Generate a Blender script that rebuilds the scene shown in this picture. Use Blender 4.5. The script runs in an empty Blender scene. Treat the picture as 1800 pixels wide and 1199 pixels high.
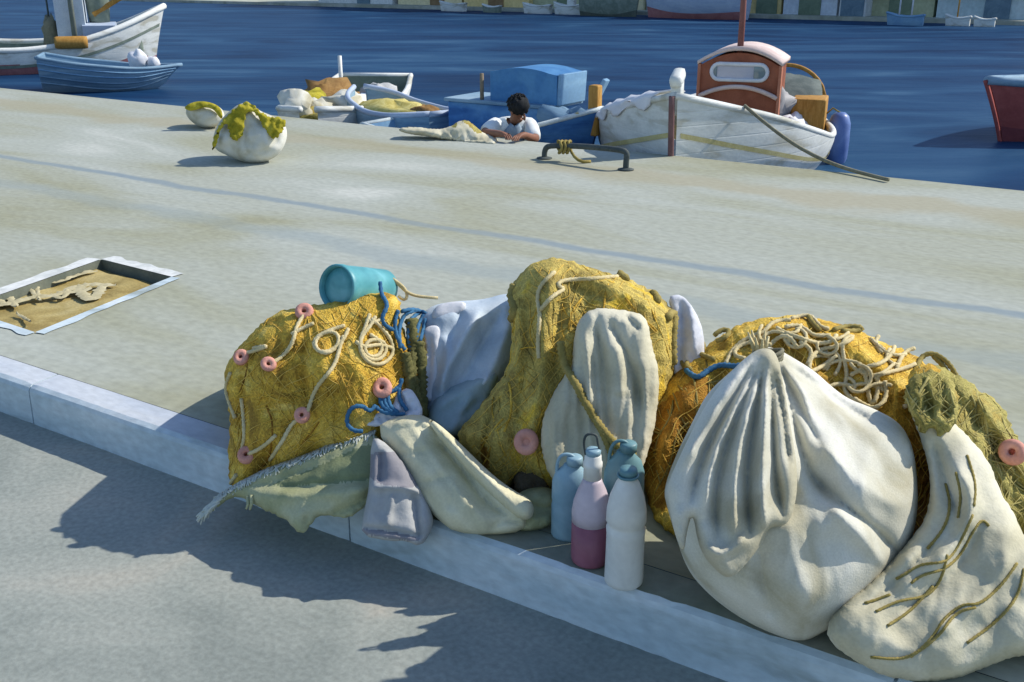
import bpy, bmesh, math, random
import numpy as np
from mathutils import Vector, Matrix, noise as mnoise
from mathutils.geometry import delaunay_2d_cdt, tessellate_polygon

random.seed(7); np.random.seed(7)
S = bpy.context.scene
COL = S.collection

# ------------------------------------------------------------------ frame of the place
F = 1800.0; CX, CY = 900.0, 599.5          # focal length and centre in photo pixels
H = 1.40                                    # eye height above the quay
PITCH = math.atan2(656.0, F)
CP, SP = math.cos(PITCH), math.sin(PITCH)
EYE = np.array([0, 0, H])
KERB_H = 0.15; WATER = -0.55

def rays(pp):
    pp = np.atleast_2d(np.asarray(pp, float))
    x = pp[:, 0]-CX; v = CY-pp[:, 1]
    d = np.stack([x, F*CP+v*SP, -F*SP+v*CP], 1)
    return d/np.linalg.norm(d, axis=1)[:, None]
def G(px, py, z=0.0):
    d = rays((px, py))[0]; return EYE+d*((z-H)/d[2])
def D(px, py, Y):
    d = rays((px, py))[0]; return EYE+d*(Y/d[1])

K = np.array([-3000.0, math.hypot(F, 656)]); K /= np.linalg.norm(K)     # along the quay, away to the left
M = np.array([-K[1], K[0]])
if M[1] < 0: M = -M                                                     # across the quay, away from the road
O = G(400, 872, -KERB_H)[:2]                                            # a point on the kerb line
QANG = math.atan2(-K[1], -K[0])
def st(p): q = np.asarray(p)[:2]-O; return np.array([-(q@K), q@M])      # local quay frame (right, away)
jt = st(G(700, 386))[1]
EDGE_T = (st(G(0, 155))[1]+st(G(1800, 335))[1])/2

def hit(dirs):
    """distance along rays to the stepped ground: quay top, kerb face, road"""
    t0 = (0-H)/dirs[:, 2]
    p = EYE+dirs*t0[:, None]
    across = (p[:, :2]-O)@M
    tr = (-KERB_H-H)/dirs[:, 2]
    tk = ((O-EYE[:2])@M)/(dirs[:, :2]@M)
    pr = EYE+dirs*tr[:, None]
    ar = (pr[:, :2]-O)@M
    return np.where(across >= 0, t0, np.where(ar < 0, tr, tk))

# ------------------------------------------------------------------ materials
def lin(c):
    return [((v/255)/12.92 if v/255 <= .04045 else ((v/255+.055)/1.055)**2.4) for v in c]
MATS = {}
def paint(name, cols, scale=5, stretch=(1, 1, 1), rot=0, rough=.85, bump=.2, fine=70, grain=.10, lo=.36, hi=.64, dist=.9,
          detail=3, spec=.2, dist_b=.004, net=0, planks=0, band=False):
    """brushed surface: a few close colours in irregular patches, fine grain, fine bump"""
    if name in MATS: return MATS[name]
    m = bpy.data.materials.new(name); m.use_nodes = True
    nt = m.node_tree; N = nt.nodes; Lk = nt.links
    b = N['Principled BSDF']; b.inputs['Roughness'].default_value = rough
    b.inputs['Specular IOR Level'].default_value = spec
    tc = N.new('ShaderNodeTexCoord'); mp = N.new('ShaderNodeMapping')
    mp.inputs['Scale'].default_value = stretch; mp.inputs['Rotation'].default_value = (0, 0, rot)
    Lk.new(tc.outputs['Object'], mp.inputs['Vector'])
    n1 = N.new('ShaderNodeTexNoise'); n1.inputs['Scale'].default_value = scale
    n1.inputs['Detail'].default_value = detail; n1.inputs['Distortion'].default_value = dist
    Lk.new(mp.outputs[0], n1.inputs['Vector'])
    rp = N.new('ShaderNodeValToRGB'); el = rp.color_ramp.elements
    n = len(cols)
    while len(el) < n: el.new(.5)
    for i, c in enumerate(cols):
        el[i].position = lo+(hi-lo)*i/(max(1, n-1)); el[i].color = (*lin(c), 1)
    Lk.new(n1.outputs['Fac'], rp.inputs[0])
    n2 = N.new('ShaderNodeTexNoise'); n2.inputs['Scale'].default_value = fine; n2.inputs['Detail'].default_value = 4
    mp2 = N.new('ShaderNodeMapping'); mp2.inputs['Scale'].default_value = tuple(.5+.5*s for s in stretch)
    mp2.inputs['Rotation'].default_value = (0, 0, rot)
    Lk.new(tc.outputs['Object'], mp2.inputs['Vector']); Lk.new(mp2.outputs[0], n2.inputs['Vector'])
    mr = N.new('ShaderNodeMapRange'); mr.inputs[1].default_value = .3; mr.inputs[2].default_value = .7
    mr.inputs[3].default_value = 1-grain; mr.inputs[4].default_value = 1+grain
    Lk.new(n2.outputs['Fac'], mr.inputs[0])
    mx = N.new('ShaderNodeVectorMath'); mx.operation = 'SCALE'
    Lk.new(rp.outputs[0], mx.inputs[0]); Lk.new(mr.outputs[0], mx.inputs['Scale'])
    last = mx
    if net:                                                # knotted mesh of twine, cells of a centimetre or so
        nd = N.new('ShaderNodeTexNoise'); nd.inputs['Scale'].default_value = 9; nd.inputs['Detail'].default_value = 2
        Lk.new(tc.outputs['Object'], nd.inputs['Vector'])
        ds = N.new('ShaderNodeVectorMath'); ds.operation = 'MULTIPLY_ADD'; ds.inputs[1].default_value = (.06, .06, .06)
        Lk.new(nd.outputs['Color'], ds.inputs[0]); Lk.new(tc.outputs['Object'], ds.inputs[2])
        vo = N.new('ShaderNodeTexVoronoi'); vo.feature = 'DISTANCE_TO_EDGE'; vo.inputs['Scale'].default_value = net
        Lk.new(ds.outputs[0], vo.inputs['Vector'])
        ml = N.new('ShaderNodeMapRange'); ml.interpolation_type = 'SMOOTHSTEP'
        ml.inputs[1].default_value = .02; ml.inputs[2].default_value = .16; ml.inputs[3].default_value = 1.10; ml.inputs[4].default_value = .84
        Lk.new(vo.outputs['Distance'], ml.inputs[0])
        m3 = N.new('ShaderNodeVectorMath'); m3.operation = 'SCALE'
        Lk.new(mx.outputs[0], m3.inputs[0]); Lk.new(ml.outputs[0], m3.inputs['Scale']); last = m3
    if band:                                               # broad old seams along the quay, with drifting edges
        sp = N.new('ShaderNodeSeparateXYZ'); Lk.new(tc.outputs['Object'], sp.inputs[0])
        nb = N.new('ShaderNodeTexNoise'); nb.inputs['Scale'].default_value = 1.3; nb.inputs['Detail'].default_value = 5; Lk.new(tc.outputs['Object'], nb.inputs['Vector'])
        for y0, wd, off, col, amt in ((jt, .075, .22, (120, 136, 146), .75), (jt-.62, .16, .5, (136, 148, 150), .5), (EDGE_T-.9, .35, .9, (158, 146, 112), .5)):
            wv = N.new('ShaderNodeMath'); wv.operation = 'MULTIPLY_ADD'; wv.inputs[1].default_value = off; Lk.new(nb.outputs['Fac'], wv.inputs[0]); Lk.new(sp.outputs['Y'], wv.inputs[2])
            df = N.new('ShaderNodeMath'); df.operation = 'SUBTRACT'; df.inputs[1].default_value = y0+off*.5; Lk.new(wv.outputs[0], df.inputs[0])
            ab = N.new('ShaderNodeMath'); ab.operation = 'ABSOLUTE'; Lk.new(df.outputs[0], ab.inputs[0])
            mk = N.new('ShaderNodeMapRange'); mk.interpolation_type = 'SMOOTHSTEP'; mk.inputs[1].default_value = wd; mk.inputs[2].default_value = wd*.25; mk.inputs[3].default_value = 0; mk.inputs[4].default_value = amt
            Lk.new(ab.outputs[0], mk.inputs[0])
            pn = N.new('ShaderNodeMath'); pn.operation = 'MULTIPLY'; Lk.new(mk.outputs[0], pn.inputs[0]); Lk.new(n1.outputs['Fac'], pn.inputs[1])
            p2 = N.new('ShaderNodeMath'); p2.operation = 'MULTIPLY'; p2.inputs[1].default_value = 1.7; p2.use_clamp = True; Lk.new(pn.outputs[0], p2.inputs[0])
            mc = N.new('ShaderNodeMix'); mc.data_type = 'RGBA'; mc.inputs[7].default_value = (*lin(col), 1)
            Lk.new(p2.outputs[0], mc.inputs[0]); Lk.new(last.outputs[2] if last.bl_idname == 'ShaderNodeMix' else last.outputs[0], mc.inputs[6]); last = mc
    Lk.new(last.outputs[2] if last.bl_idname == 'ShaderNodeMix' else last.outputs[0], b.inputs['Base Color'])
    bp = N.new('ShaderNodeBump'); bp.inputs['Strength'].default_value = bump; bp.inputs['Distance'].default_value = dist_b
    ad = N.new('ShaderNodeMath'); ad.operation = 'ADD'
    Lk.new(n1.outputs['Fac'], ad.inputs[0]); Lk.new(n2.outputs['Fac'], ad.inputs[1])
    hsrc = ad
    if net:
        a2 = N.new('ShaderNodeMath'); a2.operation = 'ADD'; Lk.new(ad.outputs[0], a2.inputs[0]); Lk.new(ml.outputs[0], a2.inputs[1]); hsrc = a2
    if planks:                                             # plank seams run level along a hull
        sx = N.new('ShaderNodeSeparateXYZ'); Lk.new(tc.outputs['Object'], sx.inputs[0])
        md = N.new('ShaderNodeMath'); md.operation = 'MULTIPLY'; md.inputs[1].default_value = planks; Lk.new(sx.outputs['Z'], md.inputs[0])
        fr = N.new('ShaderNodeMath'); fr.operation = 'FRACT'; Lk.new(md.outputs[0], fr.inputs[0])
        pg = N.new('ShaderNodeMath'); pg.operation = 'PINGPONG'; pg.inputs[1].default_value = .5; Lk.new(fr.outputs[0], pg.inputs[0])
        sm = N.new('ShaderNodeMapRange'); sm.inputs[2].default_value = .07; sm.inputs[3].default_value = -1.2; sm.inputs[4].default_value = 0; Lk.new(pg.outputs[0], sm.inputs[0])
        a3 = N.new('ShaderNodeMath'); a3.operation = 'ADD'; Lk.new(hsrc.outputs[0], a3.inputs[0]); Lk.new(sm.outputs[0], a3.inputs[1]); hsrc = a3
    Lk.new(hsrc.outputs[0], bp.inputs['Height']); Lk.new(bp.outputs[0], b.inputs['Normal'])
    MATS[name] = m
    return m

# ------------------------------------------------------------------ object helpers
def tag(o, label=None, cat=None, group=None, kind=None):
    if label: o['label'] = label
    if cat: o['category'] = cat
    if group: o['group'] = group
    if kind: o['kind'] = kind
    return o
def empty(name, loc, rz=0, label=None, cat=None, group=None):
    o = bpy.data.objects.new(name, None); COL.objects.link(o)
    o.empty_display_size = .1
    o.location = tuple(loc); o.rotation_euler = (0, 0, rz)
    return tag(o, label, cat, group)
def mesh_obj(name, verts, faces, mats, parent=None, mi=None, smooth=True, local=False):
    """verts are world unless local; the mesh is stored relative to the parent's place"""
    me = bpy.data.meshes.new(name)
    v = np.asarray(verts, float)
    top = parent
    off = np.zeros(3)
    if parent is not None and not local:
        q = parent
        while q is not None: off += np.array(q.location); q = q.parent
        v = v-off
    me.from_pydata([tuple(p) for p in v], [], [tuple(int(i) for i in f) for f in faces])
    for m in (mats if isinstance(mats, (list, tuple)) else [mats]): me.materials.append(m)
    if mi is not None: me.polygons.foreach_set('material_index', np.asarray(mi, np.int32))
    me.polygons.foreach_set('use_smooth', [smooth]*len(me.polygons))
    bm = bmesh.new(); bm.from_mesh(me); bmesh.ops.recalc_face_normals(bm, faces=bm.faces); bm.to_mesh(me); bm.free()
    me.update()
    o = bpy.data.objects.new(name, me); COL.objects.link(o)
    if parent is not None: o.parent = parent
    return o

class MB:
    """collects shapes, then builds them as one mesh"""
    def __init__(s): s.v = []; s.f = []; s.mi = []
    def add(s, v, f, mi=0):
        n = len(s.v); s.v += [tuple(p) for p in v]; s.f += [tuple(i+n for i in q) for q in f]; s.mi += [mi]*len(f); return s
    def box(s, c, size, rz=0, mi=0, bev=0.0, tilt=None):
        bm = bmesh.new(); bmesh.ops.create_cube(bm, size=1)
        bmesh.ops.scale(bm, vec=size, verts=bm.verts)
        if bev > 0: bmesh.ops.bevel(bm, geom=bm.edges[:], offset=bev, segments=2, affect='EDGES', profile=.6)
        mat = Matrix.Translation(c) @ Matrix.Rotation(rz, 4, 'Z')
        if tilt: mat = mat @ Matrix.Rotation(tilt[0], 4, 'X') @ Matrix.Rotation(tilt[1], 4, 'Y')
        bm.transform(mat)
        bm.verts.index_update()
        s.add([v.co[:] for v in bm.verts], [[v.index for v in f.verts] for f in bm.faces], mi); bm.free(); return s
    def tube(s, pts, r, seg=6, mi=0, closed=False, wob=0):
        pts = [np.asarray(p, float) for p in pts]; n = len(pts)
        if n < 2: return s
        rr = r if hasattr(r, '__len__') else [r]*n
        v = []; f = []; nrm = None
        for i in range(n):
            a = pts[i-1] if (i > 0 or closed) else pts[i]; b = pts[(i+1) % n] if (i < n-1 or closed) else pts[i]
            t = b-a; L = np.linalg.norm(t); t = t/L if L > 1e-9 else np.array([0, 0, 1.])
            if nrm is None:
                nrm = np.cross(t, [0, 0, 1.] if abs(t[2]) < .9 else [1., 0, 0])
            nrm = nrm-t*(nrm@t); nrm /= max(1e-9, np.linalg.norm(nrm)); bi = np.cross(t, nrm)
            for j in range(seg):
                a_ = 2*math.pi*j/seg
                v.append(pts[i]+(nrm*math.cos(a_)+bi*math.sin(a_))*rr[i]*(1+wob*random.uniform(-1, 1)))
        m = n if closed else n-1
        for i in range(m):
            for j in range(seg):
                f.append((i*seg+j, i*seg+(j+1) % seg, ((i+1) % n)*seg+(j+1) % seg, ((i+1) % n)*seg+j))
        if not closed: f += [tuple(range(seg)), tuple((n-1)*seg+j for j in range(seg))]
        return s.add(v, f, mi)
    def lathe(s, prof, o, axis=(0, 0, 1), seg=20, mi=0, sx=1, sy=1, ref=None):
        ax = np.asarray(axis, float); ax /= np.linalg.norm(ax)
        u = np.cross(ax, [0, 1., 0] if abs(ax[1]) < .9 else [1., 0, 0]) if ref is None else np.asarray(ref, float)
        u = u-ax*(u@ax); u /= np.linalg.norm(u); w = np.cross(ax, u)
        v = []; f = []
        for (r, z) in prof:
            for j in range(seg):
                a = 2*math.pi*j/seg
                v.append(np.asarray(o)+ax*z+u*(r*sx*math.cos(a))+w*(r*sy*math.sin(a)))
        for i in range(len(prof)-1):
            for j in range(seg): f.append((i*seg+j, i*seg+(j+1) % seg, (i+1)*seg+(j+1) % seg, (i+1)*seg+j))
        f.append(tuple(range(seg))); f.append(tuple((len(prof)-1)*seg+j for j in range(seg)))
        return s.add(v, f, mi)
    def ball(s, c, r, mi=0, seg=14, n=.0, sc=1.0):
        v = []; f = []; rings = seg//2
        r = r if hasattr(r, '__len__') else (r, r, r)
        for i in range(rings+1):
            th = math.pi*i/rings
            for j in range(seg):
                ph = 2*math.pi*j/seg
                d = Vector((math.sin(th)*math.cos(ph), math.sin(th)*math.sin(ph), math.cos(th)))
                k = 1+n*mnoise.noise(d*2.2*sc+Vector(c)*7)
                v.append((c[0]+d.x*r[0]*k, c[1]+d.y*r[1]*k, c[2]+d.z*r[2]*k))
        for i in range(rings):
            for j in range(seg): f.append((i*seg+j, i*seg+(j+1) % seg, (i+1)*seg+(j+1) % seg, (i+1)*seg+j))
        return s.add(v, f, mi)
    def build(s, name, mats, parent=None, smooth=True, local=False):
        return mesh_obj(name, s.v, s.f, mats, parent, s.mi, smooth, local)

def chaikin(p, n, closed=True):
    p = np.asarray(p, float)
    for _ in range(n):
        if closed:
            q = np.roll(p, -1, 0); p = np.stack([.75*p+.25*q, .25*p+.75*q], 1).reshape(-1, p.shape[1])
        else:
            a, b = p[:-1], p[1:]
            m = np.stack([.75*a+.25*b, .25*a+.75*b], 1).reshape(-1, p.shape[1]); p = np.vstack([p[:1], m, p[-1:]])
    return p
def resample(p, step, closed=True):
    p = np.asarray(p, float)
    if closed: p = np.vstack([p, p[:1]])
    L = np.concatenate([[0], np.cumsum(np.linalg.norm(np.diff(p, axis=0), axis=1))])
    n = max(3, int(L[-1]/step)); u = np.linspace(0, L[-1], n, endpoint=not closed)
    return np.stack([np.interp(u, L, p[:, i]) for i in range(p.shape[1])], 1)
def seg_dist(P, line, closed=False):
    """distance of points to a polyline and the position along it (0..1)"""
    a = np.asarray(line, float)
    b = np.roll(a, -1, 0) if closed else a[1:]
    if not closed: a = a[:-1]
    best = np.full(len(P), 1e9); pos = np.zeros(len(P))
    ln = np.linalg.norm(b-a, axis=1); cum = np.concatenate([[0], np.cumsum(ln)]); tot = max(1e-9, cum[-1])
    for i in range(len(a)):
        ab = b[i]-a[i]; t = np.clip(((P-a[i])@ab)/max(1e-9, ab@ab), 0, 1)
        d = np.linalg.norm(P-a[i]-t[:, None]*ab, axis=1)
        k = d < best; best = np.where(k, d, best); pos = np.where(k, (cum[i]+t*ln[i])/tot, pos)
    return best, pos
def inside(P, poly):
    x, y = P[:, 0], P[:, 1]; r = np.zeros(len(P), bool); n = len(poly)
    for i in range(n):
        x1, y1 = poly[i]; x2, y2 = poly[(i+1) % n]
        if y1 == y2: continue
        c = ((y1 > y) != (y2 > y)) & (x < (x2-x1)*(y-y1)/(y2-y1)+x1); r ^= c
    return r
def vnoise(P, sc, seed=0, sx=1, sy=1):
    return np.array([mnoise.noise(Vector((p[0]*sx/sc, p[1]*sy/sc, seed*3.7))) for p in P])

class Body: pass
def inflate(name, poly, mats, parent, anchor, z0=0., lean=30, yaw=0, T=.10, R=60, Tb=.22, step=7, folds=(), gather=None,
            noise=(.008, 40), ridge=None, smooth=2, jag=0, regions=(), rise=None, seed=1, flow=True, lab=None):
    """a soft body with real depth, bulging to the front and the back of a leaning plane that stands on the ground
    at the anchor; folds are ridges (+) and creases (-) along lines"""
    bd = resample(chaikin(poly, smooth), step)
    if jag:
        nx = np.roll(bd, -1, 0)-np.roll(bd, 1, 0); nx /= np.maximum(1e-6, np.linalg.norm(nx, axis=1))[:, None]
        bd = bd+np.stack([-nx[:, 1], nx[:, 0]], 1)*np.random.uniform(-jag, jag, len(bd))[:, None]
    lo, hi = bd.min(0), bd.max(0)
    gx = np.arange(lo[0], hi[0], step); gy = np.arange(lo[1], hi[1], step*.87)
    P = np.array([(x+(step*.5 if j % 2 else 0), y) for j, y in enumerate(gy) for x in gx])
    P += np.random.uniform(-.15, .15, P.shape)*step
    P = P[inside(P, bd)]; d, _ = seg_dist(P, bd, True); P = P[d > step*.6]
    allp = np.vstack([bd, P])
    vs, es, fs, _, _, _ = delaunay_2d_cdt([Vector(p) for p in allp], [], [list(range(len(bd)))], 1, 1e-5)
    P = np.array([v[:] for v in vs]); d, _ = seg_dist(P, bd, True); d[d < 1e-2] = 0
    dirs = rays(P)
    A = np.asarray(anchor, float) if len(anchor) == 3 else G(*anchor, z0)
    yw = math.radians(yaw); u = np.array([math.cos(yw), math.sin(yw), 0]); bk = np.array([-u[1], u[0], 0])
    la = math.radians(lean); w = np.array([0, 0, math.cos(la)])+bk*math.sin(la)
    n = np.cross(u, w)
    tp = ((A-EYE)@n)/(dirs@n)
    tp = np.where(tp <= 0, 1e9, tp)
    tg = hit(dirs) if flow else np.full(len(P), 1e9)
    t = np.minimum(tp, tg-.004)
    s = np.clip(d/R, 0, 1); pr = np.sqrt(1-(1-s)**2)
    edge = np.clip(d/(.35*R+1e-6), 0, 1)
    out = T*pr
    if noise: out = out+edge*noise[0]*(vnoise(P, noise[1], seed)+.5*vnoise(P, noise[1]*.45, seed+9))
    if ridge:
        amp, sc, sx, sy = ridge[:4]
        q = vnoise(P, sc, seed+4, sx, sy); out = out+edge*amp*(1-2*np.abs(q))
        q = vnoise(P, sc*.4, seed+5, sx, sy); out = out+edge*amp*.45*(1-2*np.abs(q))
    if gather is not None:
        cx, cy, k, amp, r0, r1 = gather
        th = np.arctan2(P[:, 1]-cy, P[:, 0]-cx); r = np.hypot(P[:, 0]-cx, P[:, 1]-cy)
        g = np.clip(r/r0, 0, 1)*np.clip(1-(r-r0)/(r1-r0), 0, 1)
        ph = th*k+2.2*vnoise(P, 140, seed+2)
        out = out+edge*amp*g*(1-2*np.abs(np.sin(ph)))
    for fo in folds:
        line, wd, amp = fo[:3]
        dd, pos = seg_dist(P, chaikin(line, 2, False))
        tap = np.clip(np.minimum(pos, 1-pos)*6+.25, 0, 1) if len(fo) < 4 else 1
        out = out+amp*tap*np.exp(-np.abs(dd/wd)**(1.15 if amp < 0 else 1.5))*np.clip(d/6, 0, 1)
    tf = t-out
    tb = np.minimum(t+Tb*pr, tg-.002)
    tb = np.maximum(tb, tf+.001)
    nV = len(P); inn = d > 0
    Vf = EYE+dirs*tf[:, None]; Vb = EYE+dirs*tb[:, None]
    idx = np.arange(nV); bi = np.where(inn, 0, idx); bi[inn] = nV+np.arange(inn.sum())
    V = np.vstack([Vf, Vb[inn]])
    fl = [tuple(f) for f in fs]; fr = [tuple(int(bi[i]) for i in f[::-1]) for f in fs]
    mi = []
    cen = np.array([P[list(f)].mean(0) for f in fs])
    m0 = np.zeros(len(fs), int)
    for (pl, k) in regions: m0[inside(cen, chaikin(pl, 2))] = k
    mi = list(m0)+list(m0)
    keep = [i for i, f in enumerate(fl+fr) if len(set(f)) >= 3]
    ff = fl+fr
    o = mesh_obj(name, V, [ff[i] for i in keep], mats, parent, [mi[i] for i in keep])
    if lab: o['label'] = lab
    b = Body(); b.o = o; b.P = P; b.t = tf; b.poly = bd
    return b
def on(b, pts, off=.004):
    """points on the front of a body under the given sight lines"""
    pts = np.atleast_2d(np.asarray(pts, float)); dirs = rays(pts); r = []
    bodies = b if isinstance(b, (list, tuple)) else [b]
    for p, dr in zip(pts, dirs):
        best = None
        for q in bodies:
            dd = np.hypot(q.P[:, 0]-p[0], q.P[:, 1]-p[1]); k = np.argpartition(dd, 4)[:4]
            w = 1/(dd[k]+.5); t = (q.t[k]*w).sum()/w.sum()+max(0, dd[k].min()-12)*.0
            if dd[k].min() < 25 and (best is None or t < best): best = t
        if best is None:
            q = bodies[0]; dd = np.hypot(q.P[:, 0]-p[0], q.P[:, 1]-p[1]); best = q.t[dd.argmin()]
        r.append(EYE+dr*(best-off))
    return np.array(r)
def soft(P, n=1):
    P = np.array(P)
    for _ in range(n): P[1:-1] = .5*P[1:-1]+.25*(P[:-2]+P[2:])
    return P
def cord(name, b, px, r, mat, parent, off=None, step=4, wob=.08, mb=None, sm=3):
    q = resample(chaikin(px, 3, False), step, False)
    pts = soft(on(b, q, r if off is None else off), sm)
    k = MB(); k.tube(pts, [r*(1.13 if i % 2 else .88) for i in range(len(pts))], 7, wob=wob); return k.build(name or (mb if isinstance(mb, str) else 'cord'), mat, parent)

def strands(b, n, r, poly=None, length=(60, 200), curl=.35, grav=.5, name='net_strands', mat=None, parent=None, seed=3):
    """loose net twine lying over a heap"""
    rnd = random.Random(seed); mb = MB()
    pl = b.poly if poly is None else np.asarray(poly, float)
    lo, hi = pl.min(0), pl.max(0); k = 0
    while k < n:
        p = np.array([rnd.uniform(lo[0], hi[0]), rnd.uniform(lo[1], hi[1])])
        if not inside(p[None], pl)[0]: continue
        k += 1
        a = rnd.uniform(-.9, .9)+math.pi/2*rnd.choice([1, 1, 1, 0]); line = [p]; L = rnd.uniform(*length)
        for _ in range(int(L/9)):
            a += rnd.uniform(-curl, curl); a += (math.pi/2-a)*.06*grav
            p = p+9*np.array([math.cos(a), math.sin(a)])
            if not inside(p[None], pl)[0]: break
            line.append(p)
        if len(line) < 4: continue
        q = resample(chaikin(line, 1, False), 8, False)
        mb.tube(soft(on(b, q, r*.6), 2), r*rnd.uniform(.6, 1.2), 5)
    o = mb.build(name, mat, parent); o['kind'] = 'stuff'; return o

def lattice(b, sp, r, mat, parent, seed=1, poly=None, lift=.004, name='mesh_twine'):
    """open net laid over a heap: two crossing families of twine that wander with the folds"""
    pl = b.poly if poly is None else chaikin(poly, 2); lo, hi = pl.min(0)-40, pl.max(0)+40; mb = MB(); tree = None
    c = (lo+hi)/2; D_ = np.linalg.norm(hi-lo)/2+40
    for fam, ang in ((0, .95), (1, -.75)):
        e = np.array([math.cos(ang), math.sin(ang)]); n_ = np.array([-e[1], e[0]])
        for k in np.arange(-D_, D_, sp):
            L_ = c+n_*k+np.arange(-D_, D_, 9)[:, None]*e
            L_ = L_[(L_ > lo-40).all(1) & (L_ < hi+40).all(1)]
            if len(L_) < 4: continue
            w1, w2, w3 = vnoise(L_, 70, seed/3.7), vnoise(L_, 70, (seed+5)/3.7), vnoise(L_, 26, (seed+8)/3.7)
            L_ = L_+np.stack([w1, w2], 1)*34+np.stack([w3, -w3], 1)*7
            ok = inside(L_, pl) & (vnoise(L_, 60, (seed+fam*3+20)/3.7) > -.22)
            run = []
            for p, g in list(zip(L_, ok))+[(None, False)]:
                if not g:
                    if len(run) > 3: mb.tube(soft(on(b, run, lift), 2), r, 4)
                    run = []
                else: run.append(p)
    o = mb.build(name, mat, parent); o['kind'] = 'stuff'; return o

# ------------------------------------------------------------------ palette
quay_m = paint('quay_stone', [(142, 140, 113), (154, 155, 135), (161, 164, 151), (166, 170, 160), (184, 186, 177)], .8, (.4, 1.2, 1),
               rough=.9, bump=.3, fine=28, grain=.11, lo=.30, hi=.70, detail=7, dist=.8, band=True)
road_m = paint('road_surface', [(132, 138, 132), (145, 150, 143), (154, 157, 149), (166, 163, 152)], 1.6, (1, 1, 1), rough=.95, bump=.35, fine=60, grain=.14,
               lo=.34, hi=.66, detail=6)
kerb_m = paint('kerb_stone', [(150, 160, 158), (178, 193, 199), (190, 203, 208), (204, 213, 216)], 2.6, (.5, 2, 2), rough=.9, bump=.35, fine=30, grain=.12, detail=6)
kerbtop_m = paint('kerb_top_stone', [(172, 180, 190), (182, 189, 198), (190, 195, 200)], 2.2, (.5, 2, 2), rough=.9, bump=.3, fine=30, grain=.08)
joint_m = paint('joint_fill', [(132, 140, 142), (142, 149, 148), (150, 156, 151)], 2.5, (1, 1, 1), rough=.95)
gold = paint('gold_net', [(158, 124, 50), (198, 158, 60), (218, 180, 72), (226, 194, 98)], 7, (1, 1, 1), fine=150, grain=.22, bump=.7, detail=5, dist=1.6, net=75, dist_b=.006)
ochre = paint('ochre_net', [(158, 138, 74), (186, 164, 86), (202, 180, 98), (218, 184, 66)], 6, (1.6, 1.6, .7), fine=150, grain=.2, bump=.7, detail=5, dist=1.4, net=75, dist_b=.006)
olive = paint('olive_net', [(136, 126, 66), (160, 150, 82), (178, 166, 96), (166, 144, 72)], 6, (1.4, 1.4, .8), fine=150, grain=.2, bump=.7, detail=5, dist=1.4, net=75, dist_b=.006)
rust = paint('brown_net', [(134, 94, 34), (164, 118, 42), (184, 138, 54)], 6, (1.6, 1.6, .7), fine=150, grain=.2, bump=.7, detail=5, dist=1.4, net=75, dist_b=.006)
greenet = paint('green_yellow_net', [(140, 132, 34), (164, 152, 42), (180, 168, 60)], 8, fine=120, grain=.18, bump=.6)
gold_t = paint('gold_twine', [(196, 160, 66), (222, 190, 100)], 14, fine=200, grain=.15)
olive_tw = paint('olive_twine', [(150, 140, 80), (176, 164, 104)], 14, fine=200, grain=.15)
white_c = paint('white_sacking', [(176, 170, 146), (198, 195, 178), (210, 208, 195), (218, 216, 206)], 3, fine=220, grain=.07, bump=.25, detail=6)
cream_c = paint('cream_cloth', [(184, 178, 152), (200, 194, 168), (212, 207, 186)], 4, fine=130, grain=.06, bump=.3)
canvas_c = paint('cream_canvas', [(200, 195, 162), (214, 208, 176), (224, 219, 190)], 5, fine=140, grain=.06, bump=.35)
olive_t = paint('olive_canvas', [(146, 150, 112), (166, 168, 130), (182, 182, 148)], 5, fine=140, grain=.08, bump=.35)
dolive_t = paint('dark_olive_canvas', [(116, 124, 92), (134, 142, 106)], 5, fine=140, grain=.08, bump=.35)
bluecl = paint('blue_grey_cloth', [(176, 190, 202), (194, 206, 216), (210, 218, 224)], 5, fine=120, grain=.05, bump=.25)
tealcl = paint('teal_grey_cloth', [(150, 172, 178), (176, 192, 196)], 5, fine=120, grain=.05, bump=.25)
lavcl = paint('lavender_cloth', [(152, 154, 154), (170, 171, 170), (184, 184, 182)], 5, fine=120, grain=.05, bump=.25)
dlav = paint('mauve_cloth', [(128, 126, 132), (148, 146, 150)], 5, fine=120, grain=.05)
palewhite = paint('pale_white_cloth', [(206, 208, 214), (222, 222, 226)], 5, fine=120, grain=.04, bump=.2)
rope_c = paint('cream_rope', [(196, 180, 134), (214, 198, 154)], 20, fine=240, grain=.14, bump=.5)
rope_o = paint('olive_rope', [(136, 122, 66), (156, 140, 82)], 20, fine=240, grain=.14, bump=.5)
rope_b = paint('blue_cord', [(50, 96, 134), (66, 114, 150)], 20, fine=200, grain=.1, bump=.4)
rope_g = paint('grey_rope', [(120, 116, 96), (140, 136, 114)], 20, fine=200, grain=.1, bump=.4)
cork = paint('pink_cork', [(202, 140, 122), (216, 158, 142)], 16, fine=160, grain=.08, bump=.3, rough=.7)
teal_p = paint('turquoise_plastic', [(72, 142, 150), (88, 158, 164), (108, 172, 180)], 9, fine=60, grain=.04, bump=.06, rough=.45, spec=.4)
white_p = paint('white_plastic', [(214, 214, 208), (226, 226, 220)], 12, fine=60, grain=.03, bump=.05, rough=.45, spec=.4)
rose_p = paint('rose_plastic', [(140, 84, 100), (152, 96, 112)], 12, fine=60, grain=.04, bump=.05, rough=.45, spec=.4)
pinkp = paint('pale_pink_plastic', [(190, 176, 186), (202, 188, 196)], 12, fine=60, grain=.04, bump=.05, rough=.45, spec=.4)
blue_p = paint('blue_plastic', [(128, 162, 178), (150, 180, 192)], 9, fine=60, grain=.05, bump=.06, rough=.45, spec=.4)
dteal_p = paint('dark_teal_plastic', [(92, 132, 140), (112, 150, 156)], 9, fine=60, grain=.05, bump=.06, rough=.45, spec=.4)
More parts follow.
